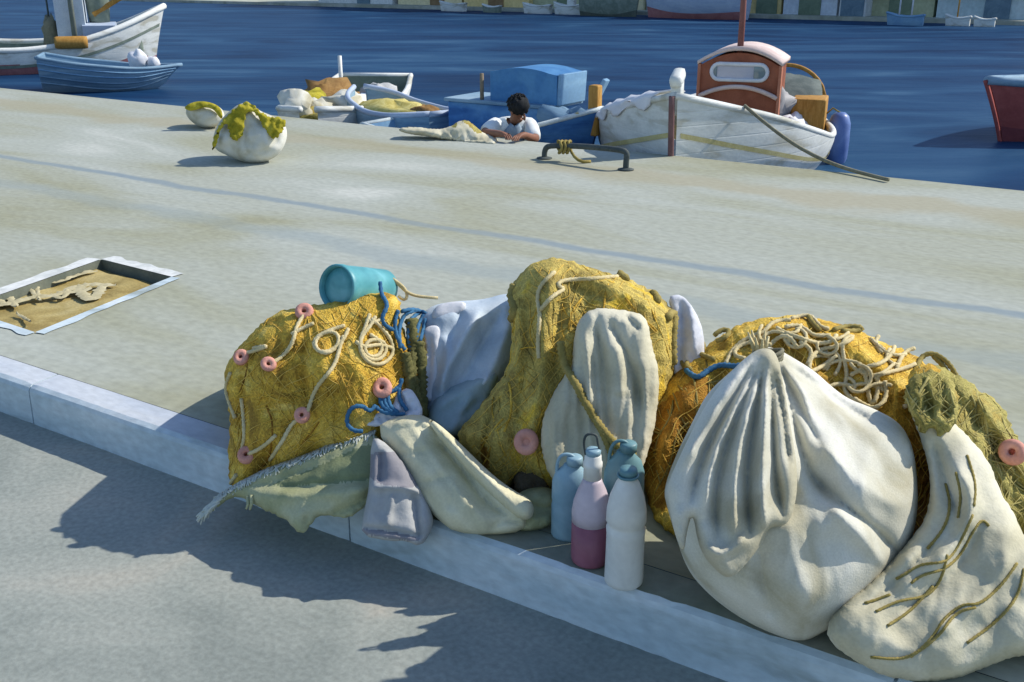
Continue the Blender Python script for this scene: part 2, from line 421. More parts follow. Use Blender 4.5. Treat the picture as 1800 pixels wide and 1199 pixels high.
sand = paint('ochre_sand', [(146, 128, 78), (166, 148, 94), (178, 162, 112)], 5, fine=90, grain=.14, bump=.5)
rag = paint('pale_rag', [(176, 166, 130), (190, 180, 146)], 8, fine=100, grain=.08)
rim_m = paint('white_rim', [(186, 190, 186), (206, 208, 204), (216, 217, 213)], 6, fine=40, grain=.10, bump=.4)
iron = paint('dark_iron', [(66, 74, 74), (84, 90, 88)], 12, fine=90, grain=.14, bump=.3, rough=.7)
hullw = paint('white_boat_paint', [(182, 180, 166), (206, 208, 203), (216, 218, 213), (222, 223, 218)], 2.6, (.6, .6, 2), fine=30, grain=.06, bump=.3, rough=.6, detail=6, planks=9)
hulllav = paint('pale_blue_boat_paint', [(160, 174, 196), (178, 190, 206)], 3, (.6, .6, 2), fine=30, grain=.05, bump=.12, rough=.6)
bluebt = paint('blue_boat_paint', [(52, 96, 150), (66, 114, 168), (78, 126, 176), (96, 142, 186)], 2.8, (.6, .6, 1.5), fine=30, grain=.08, bump=.3, rough=.7, detail=6, planks=8)
ltblue = paint('faded_blue_paint', [(108, 146, 180), (128, 164, 190)], 2.5, (.6, .6, 1.5), fine=30, grain=.07, bump=.15, rough=.65)
greybl = paint('grey_blue_paint', [(104, 134, 158), (124, 152, 172), (142, 166, 182)], 2.5, (.4, .4, 3), fine=30, grain=.07, bump=.15, rough=.7)
redb = paint('red_boat_paint', [(150, 76, 72), (168, 90, 84)], 3, fine=30, grain=.08, rough=.7)
rosebot = paint('faded_red_paint', [(158, 104, 104), (172, 118, 116)], 3, fine=30, grain=.08, rough=.7)
brownw = paint('brown_cabin_wood', [(128, 72, 52), (144, 84, 62), (158, 96, 72)], 3, (1, 1, 1), fine=60, grain=.09, bump=.15, rough=.55)
stemw = paint('stem_wood', [(112, 82, 82), (126, 96, 94)], 6, fine=60, grain=.1, rough=.7)
pinktrim = paint('pale_pink_trim', [(206, 182, 174), (218, 198, 190)], 6, fine=60, grain=.05, rough=.6)
yellowst = paint('ochre_stripe', [(188, 176, 122), (200, 190, 140)], 6, fine=60, grain=.08, rough=.7)
greent = paint('grey_green_paint', [(112, 124, 112), (134, 144, 132)], 5, fine=60, grain=.07, rough=.7)
inner_m = paint('boat_inside_paint', [(150, 154, 142), (170, 173, 162)], 5, fine=50, grain=.08, rough=.8)
woodm = paint('ochre_wood', [(164, 120, 56), (184, 140, 72)], 8, (3, 3, .6), fine=60, grain=.1, rough=.7)
darkw = paint('brown_bundle', [(128, 96, 56), (148, 116, 70)], 8, fine=60, grain=.1)
glass = paint('cabin_glass', [(168, 172, 190), (184, 186, 200)], 3, (1, 1, 3), fine=20, grain=.03, bump=.02, rough=.12, spec=.7)
glassd = paint('dark_cabin_glass', [(96, 116, 124), (112, 130, 138)], 3, fine=20, grain=.03, bump=.02, rough=.12, spec=.7)
fend = paint('blue_fender_plastic', [(88, 112, 168), (108, 132, 184)], 6, fine=60, grain=.05, bump=.05, rough=.4, spec=.4)
skin_m = paint('skin', [(132, 92, 74), (146, 106, 86)], 10, fine=90, grain=.04, rough=.6)
hair_m = paint('black_hair', [(28, 30, 32), (42, 44, 46)], 30, (1, 1, .4), fine=160, grain=.2, bump=.6)
shirt_m = paint('white_shirt', [(216, 222, 222), (228, 232, 230)], 8, fine=90, grain=.04, bump=.2)
apron_m = paint('grey_apron', [(132, 150, 166), (150, 166, 180)], 8, fine=90, grain=.05, bump=.2)
trous_m = paint('dark_trousers', [(62, 72, 92), (76, 86, 104)], 8, fine=90, grain=.06)
foam_m = paint('pale_foam', [(170, 180, 200), (190, 196, 212)], 4, fine=40, grain=.06)

def water_mat():
    m = bpy.data.materials.new('harbour_water'); m.use_nodes = True
    nt = m.node_tree; N = nt.nodes; Lk = nt.links; b = N['Principled BSDF']
    b.inputs['Roughness'].default_value = .5; b.inputs['Specular IOR Level'].default_value = .05
    tc = N.new('ShaderNodeTexCoord'); mp = N.new('ShaderNodeMapping')
    mp.inputs['Scale'].default_value = (.17, .5, 1); mp.inputs['Rotation'].default_value = (0, 0, .06)
    Lk.new(tc.outputs['Object'], mp.inputs[0])
    n1 = N.new('ShaderNodeTexNoise'); n1.inputs['Scale'].default_value = 1.1; n1.inputs['Detail'].default_value = 5
    n1.inputs['Distortion'].default_value = 1.3; Lk.new(mp.outputs[0], n1.inputs['Vector'])
    rp = N.new('ShaderNodeValToRGB'); e = rp.color_ramp.elements
    cs = [(.32, (18, 44, 76)), (.44, (23, 54, 88)), (.55, (30, 64, 98)), (.63, (40, 74, 106)), (.74, (62, 94, 122))]
    while len(e) < len(cs): e.new(.5)
    for i, (p, c) in enumerate(cs): e[i].position = p; e[i].color = (*lin(c), 1)
    Lk.new(n1.outputs['Fac'], rp.inputs[0]); Lk.new(rp.outputs[0], b.inputs['Base Color'])
    n2 = N.new('ShaderNodeTexNoise'); n2.inputs['Scale'].default_value = 2.6; n2.inputs['Detail'].default_value = 4
    mp2 = N.new('ShaderNodeMapping'); mp2.inputs['Scale'].default_value = (.4, 1.6, 1); Lk.new(tc.outputs['Object'], mp2.inputs[0])
    Lk.new(mp2.outputs[0], n2.inputs['Vector'])
    bp = N.new('ShaderNodeBump'); bp.inputs['Strength'].default_value = .35; bp.inputs['Distance'].default_value = .08
    Lk.new(n2.outputs['Fac'], bp.inputs['Height']); Lk.new(bp.outputs[0], b.inputs['Normal'])
    return m

# ------------------------------------------------------------------ the setting
def quay_frame(o): o.location = (O[0], O[1], 0); o.rotation_euler = (0, 0, QANG); return o
def flat(name, outer, holes, z, mat, thick=None):
    polys = [[Vector((p[0], p[1], 0)) for p in outer]]+[[Vector((p[0], p[1], 0)) for p in h] for h in holes]
    tri = tessellate_polygon(polys); v = [(p.x, p.y, z) for pl in polys for p in pl]
    return v, [tuple(t) for t in tri]

pit = [G(178, 457), G(302, 488), G(62, 586)]; pit.append(pit[0]+pit[2]-pit[1]); pit_st = [st(p) for p in pit]
KW = .13
v, f = flat('quay', [(-60, KW), (60, KW), (60, EDGE_T), (-60, EDGE_T)], [pit_st], 0, None)
n = len(v)
v += [(-60, EDGE_T, 0), (60, EDGE_T, 0), (60, EDGE_T, -2), (-60, EDGE_T, -2)]; f += [(n, n+1, n+2, n+3)]
q = mesh_obj('quay', v, f, quay_m, smooth=False, local=True); quay_frame(q); tag(q, kind='structure')
# kerb: long stones with thin joints and softened arrises
mb = MB(); x = -40.0
prof = [(0, -KERB_H-.1), (0, -.022), (.006, -.008), (.022, 0.001), (KW-.004, .001), (KW-.004, -.1)]
while x < 14:
    L = 1.5; v = []; nseg = 2
    a, b_ = x+.004, x+L-.004
    ns = 44; m = len(prof); f = []; mi = []
    for q in range(ns+1):
        xx = a+(b_-a)*q/ns; n_ = mnoise.noise(Vector((xx*9, .3, 2))); n2_ = mnoise.noise(Vector((xx*2.3, 7.1, 5)))
        chip = .006*max(0, mnoise.noise(Vector((xx*14, 4.4, 9)))-.22)*3+(.010 if q in (0, ns) else 0)*random.random()*.6
        for i, (yy, zz) in enumerate(prof):
            if i in (1, 2, 3): yy, zz = yy+(chip+.002*n_ if i < 3 else 0), zz-(chip*.8+.0015*n_ if i > 1 else chip*.5)
            if i in (0, 1): yy += .003*n2_
            v.append((xx, yy, zz+.0012*n2_))
    for q in range(ns):
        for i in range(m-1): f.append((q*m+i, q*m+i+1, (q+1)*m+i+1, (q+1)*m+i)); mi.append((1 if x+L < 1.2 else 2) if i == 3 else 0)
    f += [tuple(range(m)), tuple(range(ns*m, (ns+1)*m))]; mi += [0, 0]
    k = len(mb.v); mb.v += v; mb.f += [tuple(i+k for i in t) for t in f]; mb.mi += mi
    x += L
mb.box((-13, .05, -.09), (54, .07, .16))
q = mb.build('kerb', [kerb_m, kerbtop_m, paint('shaded_kerb_top', [(112, 118, 100), (130, 135, 118), (146, 148, 134)], 3, rough=.9, bump=.3, fine=30)], smooth=False, local=True); quay_frame(q); tag(q, kind='structure')  # right-hand kerb tops: shade of the heaps painted in as darker olive grey
v = [(-80, -60, -KERB_H), (80, -60, -KERB_H), (80, .05, -KERB_H), (-80, .05, -KERB_H)]
q = mesh_obj('road', v, [(0, 1, 2, 3)], road_m, smooth=False, local=True); quay_frame(q); tag(q, kind='structure')
# water
ws = 220
q = mesh_obj('water', [(-ws, -2, WATER), (ws, -2, WATER), (ws, ws, WATER), (-ws, ws, WATER)], [(0, 1, 2, 3)], water_mat(), smooth=False)
tag(q, kind='structure')

# sunken pit in the quay
root = empty('paving_pit', np.mean(pit, 0), 0, 'sunken rectangular pit in the quay with white rim and ochre sand bed', 'pit')
pw = [np.asarray(p) for p in pit]; cen = np.mean(pw, 0)
v = []; f = []
for i in range(4):
    a, b_ = pw[i], pw[(i+1) % 4]; k = len(v)
    v += [a+(0, 0, .001), b_+(0, 0, .001), b_-(0, 0, .14), a-(0, 0, .14)]; f.append((k, k+1, k+2, k+3))
mesh_obj('wall', v, f, paint('pit_wall', [(96, 102, 92), (112, 116, 104)], 6), root, smooth=False)
nx = 40; v = []; f = []
for i in range(nx+1):
    for j in range(nx+1):
        p = pw[0]*(1-i/nx)*(1-j/nx)+pw[1]*(i/nx)*(1-j/nx)+pw[2]*(i/nx)*(j/nx)+pw[3]*(1-i/nx)*(j/nx)
        v.append(p+(0, 0, -.045+.012*mnoise.noise(Vector(p*4))+.006*mnoise.noise(Vector(p*11))-.012*(j < 2)-.02*(i/nx > .93)))
for i in range(nx):
    for j in range(nx): k = i*(nx+1)+j; f.append((k, k+1, k+nx+2, k+nx+1))
mesh_obj('sand_bed', v, f, sand, root)
mb = MB(); mb2 = MB()
for i, w in ((0, .075), (1, .05), (2, .04), (3, .085)):
    a, b_ = pw[i], pw[(i+1) % 4]
    e = (b_-a)/np.linalg.norm(b_-a); nn = np.array([e[1], -e[0], 0])
    if nn@(cen-a) > 0: nn = -nn
    nseg = 40; vv = []; ff = []
    for k in range(nseg+1):
        p = a+(b_-a)*k/nseg; wk = w*(1+.3*mnoise.noise(Vector((k*.17, i*9., 0))))
        vv += [p+(0, 0, .005), p+nn*wk+(0, 0, .004)]
        if k: ff.append((2*k-2, 2*k, 2*k+1, 2*k-1))
    (mb if i in (0, 3) else mb2).add(vv, ff)
mb.build('rim', rim_m, root, smooth=False)
mb2.build('rim', kerb_m, root, smooth=False)
mb = MB(); rnd = random.Random(3)
for line, w in ([[(-20, 540), (20, 535), (60, 522), (100, 522), (140, 500), (205, 503)], .05], [[(5, 508), (30, 542)], .035], [[(45, 500), (72, 530)], .022],
                [[(65, 490), (68, 528)], .022], [[(78, 492), (100, 500), (140, 482), (172, 478)], .03], [[(138, 503), (152, 530), (172, 522), (180, 502)], .06],
                [[(30, 552), (55, 568)], .018], [[(90, 520), (112, 528), (120, 508)], .03], [[(-30, 520), (10, 535)], .05], [[(100, 516), (130, 515), (160, 508)], .06]):
    pts = resample(chaikin([G(x, y, -.03) for x, y in line], 2, False), .015, False); vv = []; ff = []
    for i, p in enumerate(pts):
        tn = pts[min(i+1, len(pts)-1)]-pts[max(i-1, 0)]; tn /= np.linalg.norm(tn); sd2 = np.array([-tn[1], tn[0], 0])
        e = min(1, .35+min(i, len(pts)-1-i)*.25)
        for sg in (-1, 0, 1): vv.append(p+sd2*sg*w*.5*e*rnd.uniform(.6, 1.25)+np.array([0, 0, .004+(.012 if sg == 0 else 0)*rnd.random()]))
        if i: ff += [(3*i-3, 3*i, 3*i+1, 3*i-2), (3*i-2, 3*i+1, 3*i+2, 3*i-1)]
    mb.add(vv, ff)
rg = mb.build('torn_net_scraps', rag); rg.location = (0, 0, 0)
tag(rg, 'pale torn net scraps strewn over the ochre sand in the pit', 'net scraps')

# ------------------------------------------------------------------ foreground: net heaps, sacks, cloths
def base(px, py, z=0): return G(px, py, z)
def ring_float(name, c, axis, r, parent, mat=cork):
    k = MB(); k.lathe([(r*.28, -r*.42), (r*.75, -r*.45), (r*.98, -r*.22), (r, 0), (r*.98, r*.22), (r*.75, r*.45), (r*.28, r*.42), (r*.24, 0), (r*.28, -r*.42)],
                      c, axis, 18, sx=random.uniform(.88, 1.08), sy=random.uniform(.9, 1.1))
    return k.build(name, mat, parent)
def facing(px, a=0, b_=0):
    d = -rays(px)[0]; return d+np.array([a, 0, b_])

# --- left gold net heap
r1 = empty('fishing_net', base(520, 800), 0, 'gold heaped fishing net with pink floats, topped by a turquoise bucket', 'fishing net')
net1 = inflate('net', [(404, 856), (400, 800), (406, 740), (396, 690), (393, 655), (408, 622), (432, 598), (456, 570), (492, 546), (545, 536), (602, 528),
                       (662, 513), (690, 514), (706, 530), (702, 560), (714, 590), (724, 620), (728, 660), (738, 700), (748, 735), (730, 800), (640, 830), (560, 835), (520, 845), (470, 850), (430, 862)],
               gold, r1, (430, 818), lean=20, T=.16, R=120, Tb=.8, step=6, jag=2, noise=(.032, 90), ridge=(.012, 90, 1.8, .5),
               folds=[([(535, 600), (530, 650), (540, 700)], 10, -.03), ([(450, 590), (440, 660), (425, 760)], 9, -.025), ([(500, 560), (440, 580)], 8, -.025),
                      ([(590, 640), (560, 700), (500, 760), (470, 800)], 22, .03), ([(520, 735), (480, 780), (460, 830)], 14, -.035),
                      ([(640, 650), (600, 690)], 16, .02), ([(690, 560), (690, 640), (715, 700)], 16, -.03), ([(480, 620), (455, 700)], 22, .022),
                      ([(430, 640), (418, 740), (430, 820)], 8, -.03)], seed=2,
               )
lattice(net1, 15, .0012, gold_t, r1, 2)
strands(net1, 46, .0022, mat=gold, parent=r1, seed=11, length=(60, 220))
strands(net1, 7, .0024, mat=rust, parent=r1, seed=12, length=(60, 160), name='dark_twine')
fl = [((535, 548), .026), ((424, 628), .024), ((472, 640), .022), ((531, 730), .025), ((433, 800), .028), ((672, 682), .03)]
for (p, r) in fl:
    ring_float('float', on(net1, [p], r*.5)[0], facing(p, random.uniform(-.3, .1), random.uniform(.2, .5)), r, r1)
for ln in ([(445, 612), (480, 606), (450, 616), (428, 622)], [(535, 552), (520, 575), (516, 600), (500, 625), (475, 640)], [(552, 568), (520, 582), (512, 588)],
           [(604, 590), (596, 615), (588, 645), (555, 680), (540, 725)], [(528, 735), (512, 745), (500, 770), (475, 808)], [(437, 798), (460, 788), (485, 765)],
           [(405, 655), (395, 680), (400, 700), (413, 735)], [(424, 700), (428, 730), (430, 770), (425, 790)], [(405, 850), (415, 835)],
           [(606, 572), (580, 580), (556, 592), (552, 612), (572, 624), (592, 612), (598, 592), (584, 580), (560, 588), (548, 604), (560, 620), (582, 618), (604, 598), (612, 578)],
           [(650, 552), (640, 580), (630, 605), (640, 628), (662, 636), (680, 622), (678, 602), (658, 594), (640, 604), (642, 624), (660, 630), (674, 616), (668, 598), (650, 588)],
           [(652, 560), (668, 572), (690, 600), (692, 625), (672, 642), (650, 640), (632, 620), (634, 592), (650, 575), (660, 556)], [(645, 560), (655, 570), (672, 560)], [(625, 600), (640, 612), (664, 604), (690, 612)]):
    cord('', net1, ln, .0058, rope_c, r1, mb='float_line', off=.008)

# --- turquoise bucket lying on the heap
bc = on(net1, [(592, 522)], -.02)[0]+np.array([0, 0, .035])
ax = np.array([.52, .82, -.26]); ax /= np.linalg.norm(ax)
rb = empty('bucket', bc, 0, 'turquoise plastic bucket lying on its side on the gold net heap', 'bucket')
sc = np.linalg.norm(bc-EYE)/F
R0 = 39*sc; LB = .22
k = MB(); o0 = G(592, 505, 0); o0 = EYE+rays((592, 505))[0]*(np.linalg.norm(bc-EYE)-.03)
k.lathe([(R0*.80, .055), (R0*.84, .030), (R0*.90, .004), (R0*.96, -.006), (R0*1.03, 0), (R0*1.03, .018), (R0*.99, .024), (R0*.93, LB*.6), (R0*.86, LB), (R0*.8, LB+.006), (0.001, LB+.006)],
        o0, ax, 32)
k.build('body', teal_p, rb)
k = MB(); k.lathe([(R0*.90, .020), (R0*.84, .012), (R0*.5, .008), (.002, .007)], o0, ax, 32); k.build('bottom', teal_p, rb)

# --- blue-grey cloth bundle between the nets
r2 = empty('cloth_bundle', base(800, 790), 0, 'blue grey crumpled cloth bundle between the gold net heap and the ochre net', 'cloth bundle')
b2 = inflate('cloth', [(728, 575), (750, 540), (790, 530), (850, 527), (888, 515), (915, 520), (925, 600), (900, 660), (875, 700), (845, 740), (815, 790), (780, 800), (745, 760), (725, 700), (722, 640)],
             bluecl, r2, (780, 800), lean=32, T=.10, R=60, Tb=.28, step=5, noise=(.012, 60), ridge=(.010, 70, 1.4, .7), seed=5,
             folds=[([(885, 540), (850, 600), (800, 690), (770, 740)], 12, -.04), ([(845, 545), (805, 610), (770, 690)], 10, .035), ([(815, 545), (790, 600)], 9, -.03),
                    ([(760, 560), (745, 640), (740, 720)], 12, -.03), ([(900, 560), (870, 640), (840, 700)], 12, .03), ([(870, 660), (800, 700), (760, 720)], 12, .03),
                    ([(860, 690), (790, 740)], 9, -.035), ([(790, 600), (775, 700)], 8, .02)])
inflate('pale_lining', [(742, 585), (752, 572), (775, 572), (772, 600), (768, 640), (774, 680), (768, 705), (740, 705), (728, 690), (730, 660), (745, 640), (752, 615)],
        palewhite, r2, on(b2, [(755, 640)], .012)[0], lean=32, T=.010, R=22, Tb=.05, step=5, flow=False, folds=[([(755, 590), (757, 650), (745, 690)], 6, -.015)])
inflate('hanging_fold', [(770, 690), (830, 665), (880, 645), (872, 680), (840, 740), (800, 775), (765, 768), (748, 730)], tealcl, r2,
        on(b2, [(800, 720)], .02)[0], lean=40, T=.05, R=30, Tb=.06, step=6, flow=False,
        folds=[([(870, 655), (810, 690), (765, 720)], 8, .02), ([(850, 700), (800, 740)], 8, -.02), ([(830, 690), (790, 765)], 8, .02)])
inflate('folded_hem', [(765, 538), (790, 530), (822, 530), (815, 548), (780, 562), (755, 560)], palewhite, r2, on(b2, [(790, 545)], .004)[0],
        lean=40, T=.008, R=22, noise=(.004, 30), Tb=.04, step=5, flow=False)

# --- tall ochre net draped over a white sack
r3 = empty('fishing_net', base(900, 850), 0, 'tall ochre fishing net arching over the upright white sack, one round pink float', 'fishing net')
net2 = inflate('net', [(893, 535), (898, 505), (912, 482), (938, 462), (970, 451), (1012, 460), (1042, 474), (1095, 486), (1142, 508), (1172, 530), (1192, 562), (1188, 600), (1186, 650), (1165, 720), (1120, 800),
                       (1040, 850), (965, 868), (930, 850), (908, 842), (890, 868), (858, 838), (815, 792), (800, 765), (832, 728), (872, 680), (896, 640), (900, 590)],
               [ochre, gold, rust], r3, (900, 868), lean=26, T=.13, R=95, Tb=.36, step=6, jag=2, noise=(.022, 80), ridge=(.013, 70, 2.2, .35), seed=8,
               folds=[([(935, 480), (925, 560), (925, 640), (910, 720), (895, 800)], 10, -.03), ([(975, 470), (955, 560), (955, 650), (935, 730)], 14, .03),
                      ([(905, 520), (915, 600), (900, 660), (850, 740)], 12, .028), ([(1010, 480), (1080, 505), (1150, 545)], 12, .03), ([(990, 510), (980, 600), (965, 680)], 9, -.03),
                      ([(880, 690), (850, 760), (850, 820)], 8, -.04), ([(1000, 500), (1080, 530)], 8, -.02), ([(940, 700), (930, 800)], 14, .03), ([(1165, 550), (1165, 640)], 10, .03)],
               regions=[([(845, 770), (862, 800), (858, 830), (845, 815)], 2)])
lattice(net2, 15, .0012, gold_t, r3, 5)
strands(net2, 42, .0022, mat=ochre, parent=r3, seed=21, length=(60, 240), grav=.9)
strands(net2, 26, .003, mat=gold, parent=r3, seed=22, length=(60, 200), grav=.9, name='gold_twine')
p = (925, 777); ring_float('float', on(net2, [p], .02)[0], facing(p), .034, r3)
k = MB(); c0 = on(net2, [p], .026)[0]; k.lathe([(.001, .006), (.028, .006), (.033, .002), (.033, -.01)], c0, facing(p), 24); k.build('float', cork, r3)
for ln in ([(975, 478), (950, 500), (943, 525), (950, 550), (945, 600), (947, 630)], [(950, 545), (970, 520), (1000, 505), (975, 505), (985, 492), (1040, 490), (1085, 486)]):
    cord('', net2, ln, .006, rope_c, r3, mb='head_line', off=.009)
for ln in ([(905, 500), (895, 520), (908, 545), (900, 560)], [(1085, 480), (1100, 486), (1102, 493)], [(1145, 515), (1158, 520), (1155, 530)], [(1172, 560), (1188, 540), (1182, 600), (1184, 640)]):
    cord('', net2, ln, .012, rope_o, r3, mb='edge_rope', off=.006)
# brown bunched net at the foot
bt = inflate('bunched_foot', [(905, 815), (930, 800), (950, 770), (962, 800), (968, 850), (960, 875), (925, 880), (900, 860)], paint('dark_net', [(84, 74, 58), (100, 90, 72)], 8, fine=140, grain=.2, bump=.6),
        r3, on(net2, [(935, 845)], .01)[0], lean=30, T=.04, R=25, Tb=.06, step=5, jag=2, noise=(.015, 20))

# --- upright white sack under the ochre net
r4 = empty('sack', base(1060, 840), 0, 'upright white sack wrapped by the tall ochre net, standing behind the bottles', 'sack')
sk1 = inflate('sacking', [(1008, 610), (1014, 565), (1040, 540), (1088, 544), (1136, 552), (1146, 605), (1160, 660), (1156, 720), (1140, 800), (1110, 860), (1010, 872), (965, 840), (951, 790), (952, 740), (968, 700), (988, 665), (1006, 645)],
              cream_c, r4, on(net2, [(1060, 700)], .045)[0], lean=24, T=.045, R=26, Tb=.10, step=5, noise=(.006, 50), ridge=(.012, 60, 2.6, .35), seed=3, jag=1,
              folds=[([(1045, 570), (1060, 630), (1063, 700), (1070, 760)], 7, -.03), ([(1070, 560), (1100, 620), (1115, 660), (1125, 720)], 7, -.03), ([(1025, 580), (1035, 660), (1040, 720)], 10, .02),
                     ([(1095, 550), (1125, 580)], 6, -.02), ([(1000, 690), (985, 760), (985, 820)], 12, .018), ([(1085, 600), (1090, 700)], 14, .02), ([(1040, 620), (1050, 690), (1045, 740)], 5, -.02)])
cord('lashing', [sk1, net2], [(985, 600), (990, 640), (1010, 670), (1035, 720), (1062, 760), (1085, 785), (1115, 800)], .011, rope_o, r4, off=.010)
cord('lashing', [sk1, net2], [(1050, 745), (1070, 785), (1085, 830)], .008, rope_o, r4, off=.010)

r5 = empty('cloth', base(1215, 700), 0, 'small white cloth hanging behind the right edge of the tall ochre net', 'cloth')
inflate('cloth_fold', [(1172, 522), (1198, 516), (1222, 545), (1238, 585), (1238, 640), (1210, 690), (1182, 660), (1180, 600), (1186, 560)], palewhite, r5, on(net2, [(1180, 600)], -.06)[0],
        lean=24, T=.014, R=36, Tb=.14, step=5, flow=False, noise=(.012, 26), smooth=1, folds=[([(1198, 525), (1200, 600), (1195, 650)], 7, -.02), ([(1215, 550), (1222, 620)], 8, .02)])

# --- right gold net heap behind the tied sack, with a tangle of cream line
r6 = empty('fishing_net', base(1300, 880), 0, 'gold net heap behind the big tied sack, covered in tangled cream line', 'fishing net')
net3 = inflate('net', [(1136, 880), (1124, 800), (1134, 740), (1150, 690), (1182, 652), (1222, 622), (1262, 594), (1302, 568), (1352, 557), (1402, 553), (1452, 563), (1502, 578), (1562, 606), (1602, 618), (1640, 650),
                       (1665, 720), (1672, 800), (1660, 900), (1610, 1000), (1530, 1080), (1400, 1060), (1250, 980), (1160, 930)],
               [gold, rust], r6, (1150, 885), lean=38, T=.12, R=110, Tb=.40, step=7, jag=2, noise=(.025, 60), ridge=(.018, 55, 1.6, .7), seed=14,
               regions=[([(1120, 790), (1140, 730), (1185, 690), (1240, 650), (1270, 700), (1240, 780), (1190, 900), (1130, 890)], 1),
                        ([(1590, 700), (1680, 760), (1680, 900), (1620, 1010), (1500, 1100), (1560, 1000), (1610, 900)], 1)],  # brown here paints in the shade of the gap between the sacks
               folds=[([(1180, 680), (1150, 760), (1145, 850)], 9, -.03), ([(1260, 640), (1190, 720), (1150, 820)], 14, .035), ([(1230, 620), (1300, 610), (1330, 600)], 10, -.03),
                      ([(1420, 570), (1440, 620), (1450, 660)], 12, -.03), ([(1480, 600), (1540, 640), (1600, 700)], 14, .03), ([(1350, 575), (1420, 590), (1500, 600)], 12, .03),
                      ([(1210, 740), (1180, 820), (1160, 880)], 8, -.03)])
lattice(net3, 16, .0013, gold_t, r6, 9)
strands(net3, 60, .0024, mat=gold, parent=r6, seed=31, length=(50, 200))
strands(net3, 30, .003, mat=rope_o, parent=r6, seed=32, length=(60, 160), name='olive_twine', poly=[(1130, 800), (1150, 700), (1240, 630), (1290, 640), (1200, 780), (1150, 880)])
tl = [[(1275, 640), (1290, 610), (1320, 590), (1345, 585), (1355, 565), (1390, 562)], [(1390, 560), (1420, 552), (1432, 560), (1440, 575), (1457, 578)], [(1380, 575), (1400, 570), (1420, 580), (1425, 590), (1460, 590)],
      [(1380, 585), (1410, 595), (1440, 605), (1465, 600), (1470, 590)], [(1422, 650), (1425, 625), (1445, 612), (1470, 610), (1495, 598), (1505, 590), (1490, 590), (1478, 605), (1485, 635), (1490, 665), (1482, 680), (1492, 700), (1510, 705)],
      [(1422, 655), (1445, 645), (1470, 625)], [(1495, 660), (1520, 645), (1550, 640), (1570, 620), (1572, 610)], [(1520, 650), (1525, 680), (1530, 715), (1540, 705), (1545, 670), (1538, 660), (1560, 655), (1590, 648), (1608, 640)],
      [(1575, 650), (1585, 625), (1595, 615), (1608, 612)], [(1530, 595), (1540, 605), (1555, 615)], [(1545, 590), (1535, 600), (1550, 620)], [(1600, 690), (1605, 710), (1590, 715)], [(1330, 600), (1300, 605), (1285, 625), (1310, 630)],
      [(1500, 700), (1520, 712), (1540, 720), (1560, 700), (1555, 670)], [(1440, 690), (1470, 672), (1500, 680)], [(1405, 600), (1430, 615), (1420, 640)], [(1350, 610), (1370, 590), (1390, 590), (1400, 610)]]
for ln in tl: cord('', net3, ln, .0062, rope_c, r6, mb='tangled_line', off=random.uniform(.008, .02))
rt = random.Random(77); top = [(1270, 620), (1310, 575), (1400, 560), (1500, 585), (1600, 625), (1600, 700), (1500, 690), (1450, 660), (1400, 620), (1330, 600)]
nt_ = 0
while nt_ < 22:
    p = np.array([rt.uniform(1270, 1610), rt.uniform(560, 700)])
    if not inside(p[None], np.array(top))[0]: continue
    nt_ += 1; an = rt.uniform(0, 6.28); tr = rt.choice([-1, 1])*rt.uniform(.2, .5); ln = [p]
    for _ in range(rt.randint(6, 13)):
        an += tr+rt.uniform(-.35, .35); p = p+10*np.array([math.cos(an), math.sin(an)*.8])
        if not inside(p[None], np.array(top))[0]: break
        ln.append(p)
    if len(ln) > 4: cord('', net3, ln, .0052, rope_c, r6, mb='tangled_line', off=rt.uniform(.008, .024))
for ln in ([(1255, 632), (1225, 620), (1212, 605), (1225, 600), (1240, 602), (1235, 618), (1222, 625)], [(1215, 650), (1195, 640), (1200, 628), (1212, 632), (1205, 645)], [(1255, 590), (1265, 580), (1285, 578), (1280, 592), (1260, 600)],
           [(1465, 580), (1485, 573), (1520, 575), (1515, 582), (1480, 582)], [(1420, 555), (1430, 570), (1440, 580)], [(1610, 660), (1615, 630), (1635, 618), (1660, 630), (1680, 655), (1690, 690)], [(1640, 625), (1665, 650), (1672, 680)],
           [(1610, 690), (1630, 705), (1650, 730), (1680, 705), (1720, 695), (1730, 695)]):
    cord('', net3, ln, .0075, rope_o, r6, mb='olive_loops', off=.014)
cord('', net3, [(1205, 650), (1225, 668), (1245, 650), (1265, 640), (1290, 645), (1310, 640)], .008, rope_b, r6, mb='blue_cord', off=.012)

# --- olive net at the right edge with a pink float
r7 = empty('fishing_net', base(1790, 970), 0, 'olive green net slumped at the right edge with a pink float on it', 'fishing net')
net4 = inflate('net', [(1592, 660), (1612, 640), (1650, 640), (1690, 662), (1728, 690), (1760, 708), (1780, 755), (1805, 800), (1850, 870), (1940, 960), (1940, 1060), (1850, 1040), (1760, 950), (1720, 890), (1690, 840), (1650, 780), (1615, 740)],
               [olive, gold], r7, (1850, 1030), lean=35, T=.09, R=80, Tb=.4, step=6, jag=3, noise=(.03, 60), ridge=(.016, 60, 1.6, .5), seed=17,
               regions=[([(1590, 640), (1660, 640), (1650, 700), (1600, 700)], 1)],
               folds=[([(1650, 660), (1720, 740), (1770, 830), (1850, 920)], 12, -.03), ([(1620, 680), (1690, 780), (1770, 900)], 16, .03), ([(1700, 680), (1760, 760), (1820, 860)], 14, .03), ([(1640, 700), (1670, 760), (1720, 850)], 8, -.03), ([(1740, 840), (1800, 900)], 8, -.03)])
lattice(net4, 16, .0013, olive_tw, r7, 12)
strands(net4, 60, .0026, mat=olive_tw, parent=r7, seed=41, length=(60, 180))
p = (1786, 790); ring_float('float', on(net4, [(1780, 795)], .02)[0], facing(p, -.3, .2), .034, r7)

